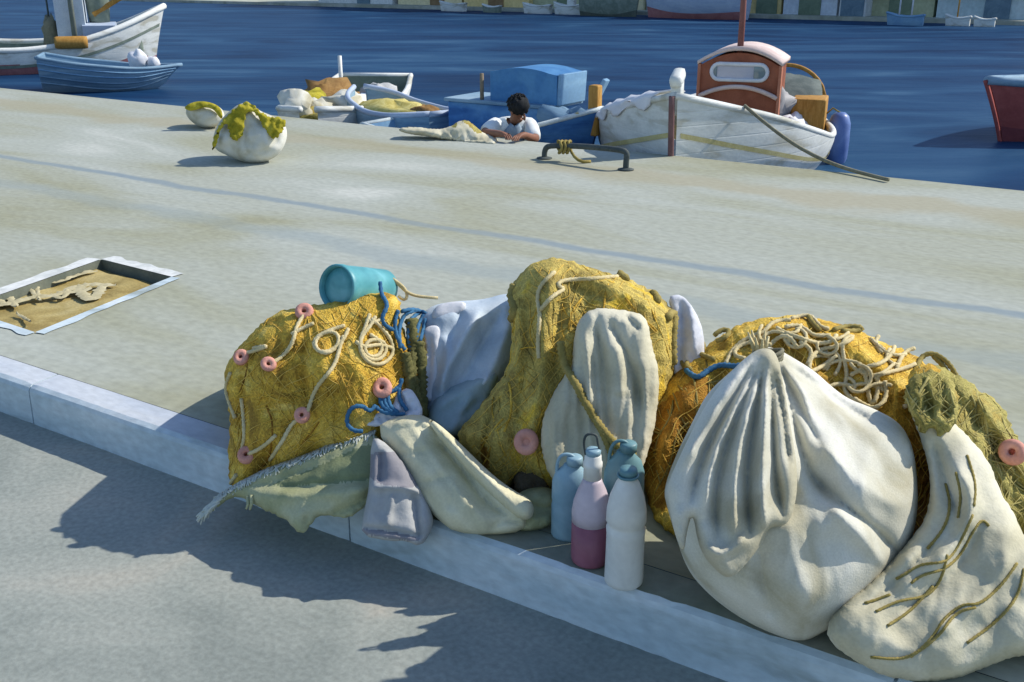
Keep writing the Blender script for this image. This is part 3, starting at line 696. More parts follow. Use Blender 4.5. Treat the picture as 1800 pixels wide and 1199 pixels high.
# --- cream cloth sack at the right, under the olive net
r8 = empty('sack', base(1620, 1170), 0, 'cream cloth sack slumped at the right, streaked with thin olive cords', 'sack')
sk3 = inflate('sacking', [(1596, 712), (1630, 706), (1660, 730), (1700, 764), (1740, 812), (1758, 866), (1782, 900), (1800, 945), (1850, 985), (1930, 1060), (1930, 1140), (1850, 1160), (1790, 1150), (1735, 1172), (1690, 1190), (1640, 1200), (1560, 1192), (1508, 1165), (1446, 1122),
                          (1470, 1066), (1545, 1010), (1600, 950), (1632, 905), (1636, 835), (1620, 775)], cream_c, r8, (1600, 1195), lean=42, T=.06, R=55, Tb=.25, step=6, noise=(.014, 70), ridge=(.010, 90, 1., .8), seed=19, jag=1,
              folds=[([(1640, 770), (1660, 840), (1680, 900)], 12, -.035), ([(1680, 815), (1710, 880), (1700, 930), (1640, 1000)], 14, .03), ([(1730, 900), (1700, 980), (1640, 1040), (1560, 1090)], 16, -.02),
                     ([(1780, 970), (1720, 1060), (1640, 1120)], 16, .02), ([(1650, 950), (1590, 1010), (1520, 1070)], 10, -.02)])
nf = inflate('net_fold', [(1586, 690), (1604, 660), (1640, 646), (1672, 668), (1690, 705), (1676, 752), (1650, 770), (1640, 748), (1622, 766), (1606, 740), (1594, 716)], [olive, gold], r7, on(sk3, [(1640, 735)], .02)[0],
             lean=40, T=.035, R=26, Tb=.12, step=5, jag=3, noise=(.02, 26), ridge=(.012, 36, 1.5, .6), flow=False, seed=18,
             folds=[([(1620, 660), (1640, 740)], 7, -.02), ([(1655, 670), (1665, 740)], 7, -.02)])
lattice(nf, 14, .0014, olive_tw, r7, 14)
strands(nf, 16, .003, mat=olive_tw, parent=r7, seed=44, length=(30, 90))
for ln in ([(1710, 905), (1690, 950), (1665, 990), (1620, 990), (1590, 1010), (1575, 1018)], [(1738, 925), (1728, 910), (1712, 930), (1690, 975), (1660, 1002), (1620, 1010), (1602, 1025)], [(1665, 975), (1655, 1020), (1630, 1050), (1580, 1055), (1540, 1075)],
           [(1788, 990), (1760, 1030), (1720, 1065), (1695, 1060), (1660, 1085), (1640, 1120), (1610, 1150), (1580, 1160), (1530, 1155)], [(1715, 1068), (1680, 1075), (1650, 1120), (1600, 1155)], [(1565, 1045), (1530, 1058), (1520, 1060)], [(1662, 850), (1672, 890), (1660, 930), (1630, 965)], [(1700, 800), (1716, 850), (1712, 890)], [(1800, 1000), (1790, 1050), (1750, 1095), (1700, 1130)], [(1680, 830), (1690, 870), (1684, 910)], [(1640, 1030), (1600, 1075), (1560, 1100)]):
    cord('', sk3, ln, .0030, rope_o, r8, mb='cord', off=.0025)
if 0: cord('shadowed_strap', sk3, [(1655, 835), (1670, 860), (1680, 880), (1672, 900)], .016, olive, r8, off=.012)

# --- big tied white sack
r9 = empty('sack', base(1400, 1110), 0, 'big white sack gathered and tied at the top, largest of the sacks', 'sack')
sk2 = inflate('sacking', [(1326, 616), (1342, 609), (1364, 612), (1388, 625), (1432, 652), (1462, 680), (1492, 702), (1532, 716), (1582, 742), (1604, 782), (1612, 832), (1614, 900), (1600, 962), (1572, 990), (1556, 1030), (1502, 1080), (1450, 1110), (1410, 1131),
                          (1350, 1112), (1290, 1080), (1240, 1040), (1207, 1000), (1187, 940), (1172, 890), (1166, 860), (1188, 800), (1218, 740), (1243, 690), (1288, 650)],
              [white_c, olive_t], r9, (1405, 1128), lean=33, T=.20, R=170, Tb=.30, step=5, noise=(.018, 90), ridge=(.005, 80, 1.2, .6), seed=23,
              gather=(1350, 600, 9, .016, 60, 420),
              regions=[([(1195, 960), (1240, 1000), (1285, 1025), (1330, 1000), (1350, 1080), (1340, 1105), (1260, 1060), (1205, 1010)], 0)],
              folds=[([(1368, 640), (1400, 700), (1430, 760), (1445, 785)], 9, -.04), ([(1385, 640), (1430, 670), (1480, 710), (1540, 745)], 11, -.045), ([(1375, 660), (1395, 740), (1420, 830), (1460, 880)], 9, -.045),
                     ([(1420, 830), (1480, 885), (1540, 930), (1580, 975)], 9, -.04), ([(1440, 780), (1520, 860), (1600, 900)], 30, .03), ([(1460, 890), (1530, 960), (1560, 1000)], 18, .03),
                     ([(1330, 960), (1340, 1020), (1360, 1090)], 16, -.03), ([(1380, 900), (1400, 1000), (1430, 1090)], 30, .02)])
fl2 = inflate('hanging_flap', [(1318, 622), (1342, 610), (1366, 618), (1378, 680), (1392, 760), (1402, 830), (1400, 880), (1385, 925), (1352, 925), (1342, 950), (1318, 985), (1282, 1022), (1250, 995), (1228, 962), (1218, 900), (1208, 930), (1202, 978), (1184, 935),
                               (1176, 880), (1172, 855), (1200, 790), (1240, 710), (1282, 655)],
              white_c, r9, on(sk2, [(1290, 860)], .05)[0], lean=31, T=.04, R=24, Tb=.06, step=5, noise=(.008, 50), seed=29, flow=False,
              folds=[([(1335, 640), (1300, 720), (1270, 800), (1255, 880), (1262, 940)], 8, -.045), ([(1342, 640), (1325, 740), (1312, 830), (1318, 940)], 7, -.045), ([(1325, 640), (1270, 730), (1232, 810), (1215, 880)], 8, -.045),
                     ([(1355, 650), (1358, 740), (1362, 830), (1376, 910)], 7, -.04), ([(1362, 650), (1378, 740), (1388, 820)], 6, -.03), ([(1338, 650), (1308, 740), (1290, 830), (1290, 950)], 9, .03),
                     ([(1330, 640), (1285, 730), (1250, 810), (1238, 900)], 9, .03), ([(1348, 660), (1342, 760), (1338, 850), (1345, 930)], 8, .03), ([(1240, 960), (1262, 975), (1290, 965), (1310, 940)], 8, .025), ([(1315, 640), (1255, 720), (1200, 820)], 8, .025)])
k = MB(); tc = on(sk2, [(1350, 618)], .02)[0]; s_ = np.linalg.norm(tc-EYE)/F
for j in range(3):
    k.tube([tc+np.array([math.cos(a)*24*s_, math.sin(a)*.022, .006*j-.012+math.sin(a*2+j)*.004]) for a in np.linspace(0, 2*math.pi, 20, endpoint=False)], .005, 6, closed=True)
k.build('tie', rope_g, r9)
k = MB()
for j in range(9):
    a = j*.7; c = tc+np.array([-.02+.012*math.cos(a), .0+.012*math.sin(a), .008]); k.tube([c, c+np.array([.012*math.cos(a)-.005, .01*math.sin(a), .028+.01*random.random()])], [.007, .002], 6)
k.build('frayed_tuft', rope_c, r9)

# --- olive canvas over the kerb, cream roll, lavender cloth
r10 = empty('tarpaulin', base(520, 850), 0, 'olive green canvas with frayed edge draped over the kerb below the gold net', 'tarpaulin')
tp_poly = [(352, 912), (362, 890), (385, 868), (422, 846), (470, 822), (540, 797), (600, 772), (662, 754), (672, 800), (668, 850), (652, 880), (618, 912), (590, 908), (562, 904), (548, 922), (530, 940), (514, 928), (505, 914), (472, 900), (446, 888), (420, 872), (398, 878), (372, 900)]
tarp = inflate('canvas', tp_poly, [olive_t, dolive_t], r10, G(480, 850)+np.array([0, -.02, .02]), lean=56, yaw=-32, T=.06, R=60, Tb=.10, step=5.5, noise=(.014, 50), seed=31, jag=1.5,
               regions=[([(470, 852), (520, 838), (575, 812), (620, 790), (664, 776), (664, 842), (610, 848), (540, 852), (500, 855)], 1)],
               folds=[([(470, 856), (540, 856), (600, 846), (664, 842)], 8, -.03), ([(480, 872), (560, 870), (660, 855)], 12, .02), ([(660, 860), (625, 890), (580, 905)], 9, -.03), ([(400, 862), (480, 830), (600, 790), (660, 768)], 8, .02),
                      ([(540, 905), (535, 925), (530, 945)], 6, -.02), ([(440, 858), (500, 842), (560, 818)], 6, -.018)])
mb = MB(); rnd = random.Random(5)
edge = resample(np.array([(368, 893), (385, 868), (422, 846), (470, 822), (540, 797), (600, 772), (660, 755)]), 2.2, False)
for p in edge:
    q = np.array([p+(0, 2), p+(rnd.uniform(-6, 2), rnd.uniform(3, 10)), p+(rnd.uniform(-14, 1), rnd.uniform(8, 19))])
    mb.tube(on(tarp, q, .006), [.004, .0035, .0015], 5)
for i in range(26):
    p = np.array([rnd.uniform(350, 380), 0]); p[1] = 905-(p[0]-352)*.9+rnd.uniform(-4, 6)
    a0 = on(tarp, [(p[0]+14, p[1]-10)], .006)[0]; a1 = on(tarp, [p], .012)[0]; mb.tube([a0, a1, a1+np.array([-.008, -.01, -.03*rnd.random()])], [.005, .004, .0015], 5)
mb.build('frayed_edge', paint('frayed_canvas', [(186, 192, 180), (202, 206, 196)], 20, fine=160, grain=.08), r10)
for x0, y0, L in ((436, 872, 22), (442, 870, 26)):
    mb = MB(); a0 = on(tarp, [(x0, y0)], .006)[0]; mb.tube([a0, a0+np.array([.002, -.012, -.02]), a0+np.array([-.004, -.016, -L*.0015])], [.006, .005, .003], 6); mb.build('loose_thread', olive_t, r10)

r11 = empty('cloth', base(690, 930), 0, 'lavender grey folded cloth with mauve band, on the kerb below the canvas roll', 'cloth')
lv = inflate('cloth_fold', [(652, 772), (668, 770), (700, 800), (735, 850), (762, 905), (760, 932), (740, 962), (712, 950), (690, 952), (634, 942), (640, 900), (650, 850)], [lavcl, dlav], r11, G(700, 940)+np.array([0, .0, .0]), lean=38, T=.035, R=24, Tb=.15, step=4.5, smooth=1,
             regions=[([(640, 790), (740, 800), (760, 860), (645, 852)], 1), ([(625, 926), (735, 942), (740, 954), (625, 938)], 1)], noise=(.006, 40),
             folds=[([(650, 858), (700, 854), (745, 866)], 6, .022), ([(630, 926), (690, 934), (740, 944)], 5, -.022), ([(728, 866), (738, 950)], 7, -.028), ([(670, 790), (668, 850)], 6, -.02), ([(690, 868), (680, 930)], 6, .014)], seed=33)

r12 = empty('canvas_roll', base(850, 930), 0, 'cream canvas roll lying slantwise between the olive tarpaulin and the bottles', 'canvas roll')
cr = inflate('canvas', [(660, 752), (690, 734), (736, 727), (764, 740), (800, 776), (852, 830), (902, 872), (930, 905), (922, 934), (862, 941), (800, 936), (770, 914), (738, 878), (700, 818)],
             canvas_c, r12, (860, 942), lean=48, yaw=-10, T=.06, R=30, Tb=.2, step=5, noise=(.008, 60), seed=35, smooth=1,
             folds=[([(690, 748), (735, 738), (760, 750)], 6, .02), ([(720, 745), (760, 800), (800, 860), (860, 920)], 9, .014), ([(705, 800), (760, 790)], 5, -.01), ([(740, 850), (800, 835)], 5, -.01), ([(765, 770), (810, 820), (850, 880), (900, 910)], 8, -.035), ([(700, 760), (760, 840), (830, 910)], 22, .02), ([(790, 900), (800, 860), (770, 830)], 9, -.012), ([(860, 935), (880, 915), (920, 915)], 8, -.02)])
inflate('flap', [(748, 733), (772, 745), (812, 782), (862, 832), (902, 862), (938, 880), (938, 912), (915, 915), (880, 885), (842, 850), (800, 802), (770, 768)],
        canvas_c, r12, on(cr, [(850, 840)], .02)[0], lean=42, yaw=-10, T=.035, R=16, Tb=.05, step=5, noise=(.006, 40), flow=False, folds=[([(770, 755), (830, 815), (900, 885)], 6, .012)], seed=37)
r13 = empty('cloth', base(945, 920), 0, 'grey green rag lying on the quay between the canvas roll and the blue jug', 'cloth')
inflate('cloth_fold', [(905, 868), (940, 855), (975, 858), (982, 890), (972, 925), (930, 935), (900, 930), (905, 900)], [olive_t], r13, (940, 934), lean=60, T=.05, R=22, Tb=.08, step=5, noise=(.014, 24), folds=[([(915, 880), (950, 895), (975, 890)], 6, -.02)], seed=39)
r14 = empty('cloth', base(660, 780), 0, 'white rag tangled with blue cord above the cream canvas roll', 'cloth')
wr = inflate('cloth_fold', [(632, 738), (660, 728), (690, 715), (698, 690), (720, 680), (735, 700), (745, 725), (735, 742), (690, 745), (650, 752)], palewhite, r14, on(net1, [(690, 725)], .02)[0], lean=45, T=.018, R=16, Tb=.08, step=4, flow=False, noise=(.02, 18), smooth=1,
             folds=[([(640, 742), (700, 725), (735, 720)], 6, -.02), ([(705, 690), (712, 730)], 6, -.02)], seed=41)

# blue cord between the left net heap and the cloth bundle
allf = [net1, b2, wr]
r15 = empty('rope', on(net1, [(690, 640)], 0)[0], 0, 'blue cord coiled between the left gold net and the blue grey cloth', 'rope')
for ln in ([(668, 495), (670, 520), (685, 535), (668, 560), (678, 575), (692, 580)], [(700, 545), (692, 570), (700, 600), (712, 615)], [(735, 545), (710, 550), (700, 580), (704, 612)], [(740, 548), (720, 560), (716, 590), (722, 618)],
           [(745, 552), (735, 570), (730, 600), (735, 615)], [(748, 560), (744, 580), (738, 600)], [(705, 548), (725, 542), (748, 550)],
           [(640, 715), (625, 712), (612, 722), (608, 745), (620, 758), (638, 758)], [(640, 715), (650, 728), (660, 712)], [(660, 715), (672, 725), (690, 728), (712, 728)], [(700, 680), (690, 690), (672, 690), (665, 705), (680, 722), (700, 728)],
           [(678, 690), (672, 705), (690, 725)], [(702, 682), (700, 700), (716, 722)], [(706, 665), (705, 680), (690, 688)], [(682, 694), (682, 712), (700, 726)]):
    cord('', allf, ln, .0062, rope_b, r15, mb='cord', off=.016)
r16 = empty('rope', on(net1, [(710, 640)], 0)[0], 0, 'olive net strap hanging between the left gold net and the blue grey cloth', 'rope')
for ln in ([(722, 560), (728, 600), (722, 650), (730, 700), (738, 725)], [(735, 600), (742, 650), (740, 690), (745, 730)], [(712, 620), (718, 660), (724, 700)]):
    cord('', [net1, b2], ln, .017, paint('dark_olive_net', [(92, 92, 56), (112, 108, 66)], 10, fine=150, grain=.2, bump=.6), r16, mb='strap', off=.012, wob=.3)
r17 = empty('rope', on(b2, [(720, 520)], 0)[0], 0, 'cream cord looped behind the turquoise bucket', 'rope')
mb = MB()
for ln in ([(672, 485), (690, 488), (705, 505), (722, 520), (770, 524)], [(690, 490), (718, 510), (715, 535), (700, 520)], [(675, 490), (686, 515), (690, 530)]):
    pts = soft([EYE+rays(p)[0]*(np.linalg.norm(bc-EYE)+.10) for p in resample(chaikin(ln, 2, False), 6, False)], 2); mb.tube(pts, .005, 6)
mb.build('cord', rope_c, r17)

# --- bottles and jugs
def place(px, py): return G(px, py)
bp_ = place(1037, 985); s_ = np.linalg.norm(bp_-EYE)/F
r = empty('bottle', bp_, 0, 'rose pink plastic bottle with white neck and wire loop', 'bottle')
W = 33*s_; hgt = .305
k = MB(); k.lathe([(.001, 0), (W*.85, 0), (W*.97, .006), (W, .02), (W, .115)], bp_, seg=28); k.build('body', rose_p, r)
k = MB(); k.lathe([(W, .115), (W*1.01, .14), (W*.93, .168), (W*.72, .20), (W*.52, .222), (W*.46, .232)], bp_, seg=28); k.build('shoulder', pinkp, r)
k = MB(); k.lathe([(W*.46, .232), (W*.46, .262), (W*.49, .264), (W*.49, .275), (W*.44, .278), (W*.42, hgt-.012), (W*.36, hgt-.008), (.001, hgt-.008)], bp_, seg=24); k.build('neck', white_p, r)
k = MB(); t0 = bp_+np.array([0, 0, hgt-.01])
k.lathe([(W*.38, 0), (W*.40, .012), (W*.3, .016), (.001, .016)], t0, seg=18); k.build('cap', blue_p, r)
k = MB(); k.tube(chaikin([t0+np.array(p) for p in ((-.018, 0, 0), (-.024, 0, .03), (-.020, 0, .052), (-.004, 0, .056), (.008, 0, .05), (.010, 0, .03), (.016, 0, .012))], 2, False), .0032, 6); k.build('wire_loop', iron, r)

bw = place(1096, 1022); s_ = np.linalg.norm(bw-EYE)/F; W = 33*s_
r = empty('bottle', bw, 0, 'tall white plastic bottle with waisted middle and dark cap, nearest of the bottles', 'bottle')
k = MB(); k.lathe([(.001, 0), (W*.88, 0), (W*.98, .005), (W, .016), (W*.98, .07), (W*.97, .135), (W*1.0, .150), (W*.90, .156), (W*.90, .164), (W*1.02, .170), (W*1.0, .20), (W*.86, .235), (W*.6, .268), (W*.42, .282), (W*.40, .29), (.001, .29)], bw, seg=30)
k.build('body', white_p, r)
k = MB(); k.lathe([(W*.44, .288), (W*.46, .30), (W*.42, .306), (.001, .306)], bw, seg=20); k.build('cap', dteal_p, r)
k = MB(); k.tube([bw+np.array([W*.5*math.cos(a), W*.5*math.sin(a), .288]) for a in np.linspace(0, 6.28, 18, endpoint=False)], .0035, 6, closed=True); k.build('cap_ring', dteal_p, r)

def jug(c, W, h, mat, label, loop):
    r = empty('jug', c, 0, label, 'jug')
    k = MB(); prof = [(.001, 0), (W*.9, 0), (W, .01), (W, h*.45), (W*.97, h*.5), (W, h*.55), (W*.98, h*.78), (W*.8, h*.9), (W*.45, h*.97), (W*.4, h), (.001, h)]
    k.lathe(prof, c, seg=28, sy=.75)
    k.build('body', mat, r)
    k = MB(); t0 = c+np.array([loop[0], 0, h*.86])
    k.tube(chaikin([t0+np.array(p) for p in ((-loop[1], 0, -.01), (-loop[1]*.95, 0, .04), (-loop[1]*.4, 0, loop[2]), (loop[1]*.6, 0, loop[2]*.95), (loop[1], 0, .03), (loop[1], 0, -.01))], 2, False), .0045, 7)
    k.build('handle', mat, r)
    k = MB(); k.lathe([(W*.42, h), (W*.42, h+.018), (W*.36, h+.022), (.001, h+.022)], c+np.array([W*.15, 0, 0]), seg=16); k.build('cap', mat, r)
jug(place(1002, 942), .05, .21, blue_p, 'blue plastic jug with loop handle, behind the rose pink bottle', (-.012, .026, .058))
jug(place(1092, 958), .052, .27, dteal_p, 'dark teal plastic jug with wire handle, between the rose and white bottles', (-.012, .028, .066))

# ------------------------------------------------------------------ middle distance: things on the quay
ra = empty('net_bundle', G(440, 280), 0, 'larger white sack with green yellow net spilling over its top, near quay edge', 'net bundle', 'net bundles by the quay edge')
nb1 = inflate('sacking', [(376, 262), (374, 240), (384, 215), (400, 198), (420, 182), (440, 180), (456, 195), (478, 203), (500, 215), (506, 235), (500, 258), (486, 276), (462, 286), (440, 287), (420, 282), (400, 274)],
              [white_c], ra, (440, 287), lean=25, T=.16, R=48, Tb=.3, step=4, noise=(.03, 26), seed=51, folds=[([(430, 210), (435, 260)], 6, -.03), ([(465, 220), (470, 265)], 7, .03)])
gp = [[(372, 262), (378, 235), (392, 208), (412, 190), (430, 179), (445, 181), (455, 194), (470, 205), (488, 205), (505, 212), (500, 225), (490, 240), (480, 246), (470, 235), (462, 222), (456, 210), (446, 196), (434, 197), (430, 210), (428, 230), (422, 246), (408, 247), (403, 232), (397, 215), (388, 230), (384, 248), (376, 266)]]
for i, g in enumerate(gp):
    inflate('green_net', g, greenet, ra, on(nb1, [(430, 225)], .03)[0], lean=25, T=.014, R=8, Tb=.07, step=3, flow=False, jag=2, noise=(.03, 10), seed=52, smooth=1)
    strands(nb1, 40, .006, poly=chaikin(g, 1), mat=greenet, parent=ra, seed=66, length=(20, 60))
rb2 = empty('net_bundle', G(350, 222), 0, 'smaller white sack under green yellow net, behind the larger one near the quay edge', 'net bundle', 'net bundles by the quay edge')
nb2 = inflate('sacking', [(325, 195), (335, 183), (352, 178), (375, 182), (392, 192), (396, 208), (384, 222), (362, 226), (344, 220), (330, 208)], [white_c], rb2, (360, 226), lean=25, T=.14, R=24, Tb=.25, step=4, noise=(.03, 20), seed=53)
inflate('green_net', [(322, 190), (332, 182), (350, 177), (372, 180), (390, 190), (392, 212), (384, 205), (376, 192), (360, 188), (345, 193), (334, 196)], greenet, rb2, on(nb2, [(360, 200)], .04)[0], lean=25, T=.014, R=8, Tb=.06, step=3.5, flow=False, noise=(.02, 12), seed=54)

rn = empty('fishing_net', G(790, 243), 0, 'pale cream net spread on the quay edge beside the man mending it', 'fishing net')
nn_ = inflate('net', [(700, 231), (704, 224), (735, 223), (765, 228), (790, 224), (805, 214), (818, 210), (832, 218), (846, 232), (862, 238), (878, 244), (872, 254), (850, 252), (820, 250), (790, 246), (750, 240), (720, 236)], [cream_c, olive], rn, (800, 247), lean=50, T=.08, R=12, Tb=.2, step=3, noise=(.03, 14), seed=55, jag=.6,
              regions=[([(806, 210), (826, 208), (850, 234), (838, 236), (822, 218)], 1), ([(790, 222), (806, 214), (800, 226)], 1)])
strands(nn_, 20, .004, mat=rope_c, parent=rn, seed=61, length=(30, 80))

# bent iron mooring bar with a coil of rope
rm = empty('mooring_bar', G(1030, 285), 0, 'bent dark iron mooring bar set in the quay edge, white boat behind it', 'mooring bar')
p0, p1 = G(957, 279), G(1100, 299)
hh = lambda p, h: np.asarray(p)+np.array([0, 0, h])
dv = p1-p0
k = MB(); k.tube(chaikin([p0-(0, 0, .02), hh(p0, .075), hh(p0+dv*.07, .11), hh(p0+dv*.5, .135), hh(p1-dv*.04, .145), hh(p1+dv*.01, .12), hh(p1, .07), p1-(0, 0, .02)], 2, False), .022, 10); k.build('bar', iron, rm)
for p in (p0, p1):
    k = MB(); k.lathe([(.06, 0), (.06, .008), (.04, .012), (.022, .016)], p+np.array([0, 0, .001]), seg=16); k.build('foot_plate', iron, rm)
c = hh(p0+dv*.25, .12)
k = MB()
pts = []
for a in np.linspace(0, 2*math.pi*3.2, 70):
    pts.append(c+np.array([.03*a/6.28-.05+.008*math.sin(a*3), .045*math.sin(a), .045*math.cos(a)-.01]))
pts += [c+np.array([.06, -.05, -.06]), c+np.array([.12, -.10, -.105]), c+np.array([.2, -.06, -.11])]
k.tube(chaikin(pts, 1, False), .012, 6)
cl = k.build('rope', rope_o); tag(cl, 'coil of pale olive rope wound round the iron mooring bar', 'rope')

# ------------------------------------------------------------------ boats
def interp(ctrl, u):
    xs, ys = zip(*ctrl); xs = np.array(xs); ys = np.array(ys); n = len(xs)
    u = np.asarray(u, float)
    m = np.gradient(ys, xs); i = np.clip(np.searchsorted(xs, u, 'right')-1, 0, n-2)
    h = xs[i+1]-xs[i]; t = (u-xs[i])/h
    return (2*t**3-3*t**2+1)*ys[i]+(t**3-2*t**2+t)*h*m[i]+(-2*t**3+3*t**2)*ys[i+1]+(t**3-t**2)*h*m[i+1]

class Hull:
    """planked hull: x runs from bow (0) to stern (L), y across, z up with 0 at the waterline"""
    def __init__(s, L, half, sheer, keel, rake=.25, flare=.6, qz=1.0, stern_rake=0.):
        s.L, s.half, s.sheer, s.keel, s.rake, s.flare, s.qz, s.sr = L, half, sheer, keel, rake, flare, qz, stern_rake
    def pt(s, u, v, sg, off=0.):
        b = float(interp(s.half, u)); zs = float(interp(s.sheer, u)); zk = float(interp(s.keel, u))
        y = b*math.sin(v*math.pi/2)**s.flare if v > 0 else 0
        x = s.L*u-s.rake*(v**1.3)*(1-u)**5+s.sr*(v**1.3)*u**6
        return np.array([x, sg*(y+off), zk+(zs-zk)*v**s.qz])
    def strip(s, v0, v1, off, sg, n=36, u0=0., u1=1., nv=1):
        V = []; Fc = []
        for i in range(n+1):
            u = u0+(u1-u0)*i/n
            for j in range(nv+1): V.append(s.pt(u, v0+(v1-v0)*j/nv, sg, off))
            if i:
                for j in range(nv): a = (i-1)*(nv+1)+j; Fc.append((a, a+nv+1, a+nv+2, a+1))
        return V, Fc
    def build(s, root, paint_m, bottom_m=None, vb=.3, inside_m=None, floor=.1, th=.035, rail_m=None, rail_r=.025, stripe=None, stripe_m=None, stem_m=None, sternpost=False, deck=None, split=None, floor_m=None, zb=None):
        n = 40; nv = 20 if zb is not None else 12; mats = [paint_m, bottom_m or paint_m]
        if split: mats.append(split)
        k = MB()
        for sg in (-1, 1):
            V, Fc = s.strip(0, 1, 0, sg, n, nv=nv); m0 = 0
            mi = [(1 if (t % nv+.5)/nv < vb else (2 if split and (t % nv+.5)/nv > .86 else 0)) for t in range(len(Fc))]
            if zb is not None: mi = [1 if np.mean([V[i][2] for i in fc]) < zb else 0 for fc in Fc]
            q = len(k.v); k.v += [tuple(p) for p in V]; k.f += [tuple(i+q for i in t) for t in Fc]; k.mi += mi
        if float(interp(s.half, 1.0)) > .03:                      # transom
            P = [s.pt(1, j/nv, -1) for j in range(nv, -1, -1)]+[s.pt(1, j/nv, 1) for j in range(1, nv+1)]
            k.add(P, [tuple(range(len(P)))], 0)
        k.build('hull', mats, root, local=True)
        inn = MB(); vf = []
        for i in range(n+1):
            u = i/n
            zs, zk = float(interp(s.sheer, u)), float(interp(s.keel, u))
            v = max(.25, min(.95, ((floor-zk)/max(.05, zs-zk))**(1/s.qz) if floor > zk else .25)); vf.append(v)
        for sg in (-1, 1):
            V = []; Fc = []
            for i in range(n+1):
                u = .02+.965*i/n
                for j in range(5):
                    v = vf[i]+(1-vf[i])*j/4; p = s.pt(u, v, sg, -th)
                    if p[1]*sg < 0: p[1] = 0
                    V.append(p)
                if i:
                    for j in range(4): a = (i-1)*5+j; Fc.append((a, a+5, a+6, a+1))
            inn.add(V, Fc)
        if float(interp(s.half, 1.0)) > .03:
            P = [s.pt(.985, v, -1, -th) for v in (1, .8, vf[-1])]+[s.pt(.985, v, 1, -th) for v in (vf[-1], .8, 1)]; inn.add(P, [tuple(range(6))])
        inn.build('inner_planking', inside_m or inner_m, root, local=True)
        fl_ = MB(); V = []; Fc = []
        for i in range(n+1):
            u = .02+.965*i/n
            a = s.pt(u, vf[i], -1, -th-.004); b_ = s.pt(u, vf[i], 1, -th-.004)
            if a[1] > 0: a[1] = 0; b_[1] = 0
            V += [a, b_]
            if i: Fc.append((2*i-2, 2*i, 2*i+1, 2*i-1))
        fl_.add(V, Fc); fl_.build('deck', floor_m or inside_m or inner_m, root, local=True)
        # rail cap all round
        k = MB()
        for sg in (-1, 1):
            pts = [s.pt(u, 1, sg, -th*.4)+np.array([0, 0, .004]) for u in np.linspace(0, 1, 40)]
            k.tube(pts, rail_r, 8)
        if float(interp(s.half, 1.0)) > .03: k.tube([s.pt(1, 1, -1), s.pt(1, 1, 1)], rail_r, 8)
        k.build('rail', rail_m or paint_m, root, local=True)
        if stripe:
            for sg in (-1, 1):
                k = MB(); V, Fc = s.strip(stripe[0], stripe[1], .012, sg, 44, .004, .996, 2)
                V2, F2 = s.strip(stripe[0]-.01, stripe[1]+.01, -.01, sg, 44, .004, .996, 2)
                k.add(V, Fc); k.build('stripe', stripe_m, root, local=True)
        if stem_m:
            k = MB(); pts = [s.pt(0, v, 1)+np.array([-.02, 0, 0]) for v in np.linspace(0, 1, 14)]
            k.tube(pts, .024, 8); k.build('stem', stem_m, root, local=True)
    def rim(s, u, sg, dz=0): return s.pt(u, 1, sg)+np.array([0, 0, dz])

def boat_root(name, bow, stern, label, cat='boat', group=None, z=WATER):
    bow = np.asarray(bow, float); stern = np.asarray(stern, float); d = (stern-bow)[:2]
    r = empty(name, (bow[0], bow[1], z), math.atan2(d[1], d[0]), label, cat, group)
    def loc(p):                                           # world point to boat frame
        c, s_ = d/np.linalg.norm(d); q = np.asarray(p, float)-np.array([bow[0], bow[1], z])
        return np.array([q[0]*c+q[1]*s_, -q[0]*s_+q[1]*c, q[2]])
    return r, loc
def lump(k, c, r, n=.35, mi=0, sc=1.): k.ball(c, r, mi, 20, n, sc)

# --- white caique with brown wheelhouse
bow = np.array([1.31, 8.22]); axd = np.array([.33, .944]); axd /= np.linalg.norm(axd)
rW, locW = boat_root('fishing_boat', bow, bow+axd*4.4, 'white fishing boat with brown arched wheelhouse, bow pointing at the quay beside the mooring bar')
hW = Hull(4.4, [(0, .02), (.06, .30), (.16, .70), (.32, 1.02), (.5, 1.12), (.7, 1.06), (.86, .8), (.95, .45), (1, .03)], [(0, 1.02), (.12, .84), (.3, .60), (.5, .43), (.7, .40), (.88, .48), (1, .62)],
          [(0, -.25), (.1, -.38), (.5, -.42), (.9, -.36), (1, -.2)], rake=.16, flare=.75, qz=1.05)
hW.build(rW, hullw, hullw, .22, cream_c, floor=.22, th=.05, rail_m=hullw, rail_r=.03, stripe=(.755, .785), stripe_m=yellowst, stem_m=stemw, floor_m=inner_m)
k = MB(); k.box((-.07, 0, 1.03), (.16, .085, .32), bev=.03, tilt=(0, -.15)); k.box((-.09, 0, 1.15), (.22, .10, .10), bev=.04, tilt=(0, -.3)); k.build('bow_post', hullw, rW, local=True)
# wheelhouse, arched front
def arch_box(x0, x1, w, z0, z1, cam_, n=14):
    prof = [(-w, z0), (w, z0)]+[(w-2*w*i/n, z1+cam_*(1-((w-2*w*i/n)/w)**2)) for i in range(n+1)]
    m = len(prof); V = [(x0, y, z) for y, z in prof]+[(x1, y, z) for y, z in prof]
    Fc = [tuple(range(m)), tuple(range(m, 2*m))]+[(i, (i+1) % m, m+(i+1) % m, m+i) for i in range(m)]
    return V, Fc
WX, WW = 2.3, .38; ZB, ZT = .2, 1.05
_n0 = len(bpy.data.objects); _before = set(bpy.data.objects)
k = MB(); k.add(*arch_box(WX, WX+.75, WW, ZB, ZT, .12)); k.build('wheelhouse', brownw, rW, smooth=False, local=True)
V = []; Fc = []; n = 14
for x in (WX-.04, WX+.80):
    for dz in (.0, .035):
        for i in range(n+1): y = (WW+.03)*(1-2*i/n); V.append((x, y, ZT+.005+dz+.14*(1-(y/(WW+.03))**2)))
k = MB(); a, b_, c_, d_ = 0, n+1, 2*n+2, 3*n+3
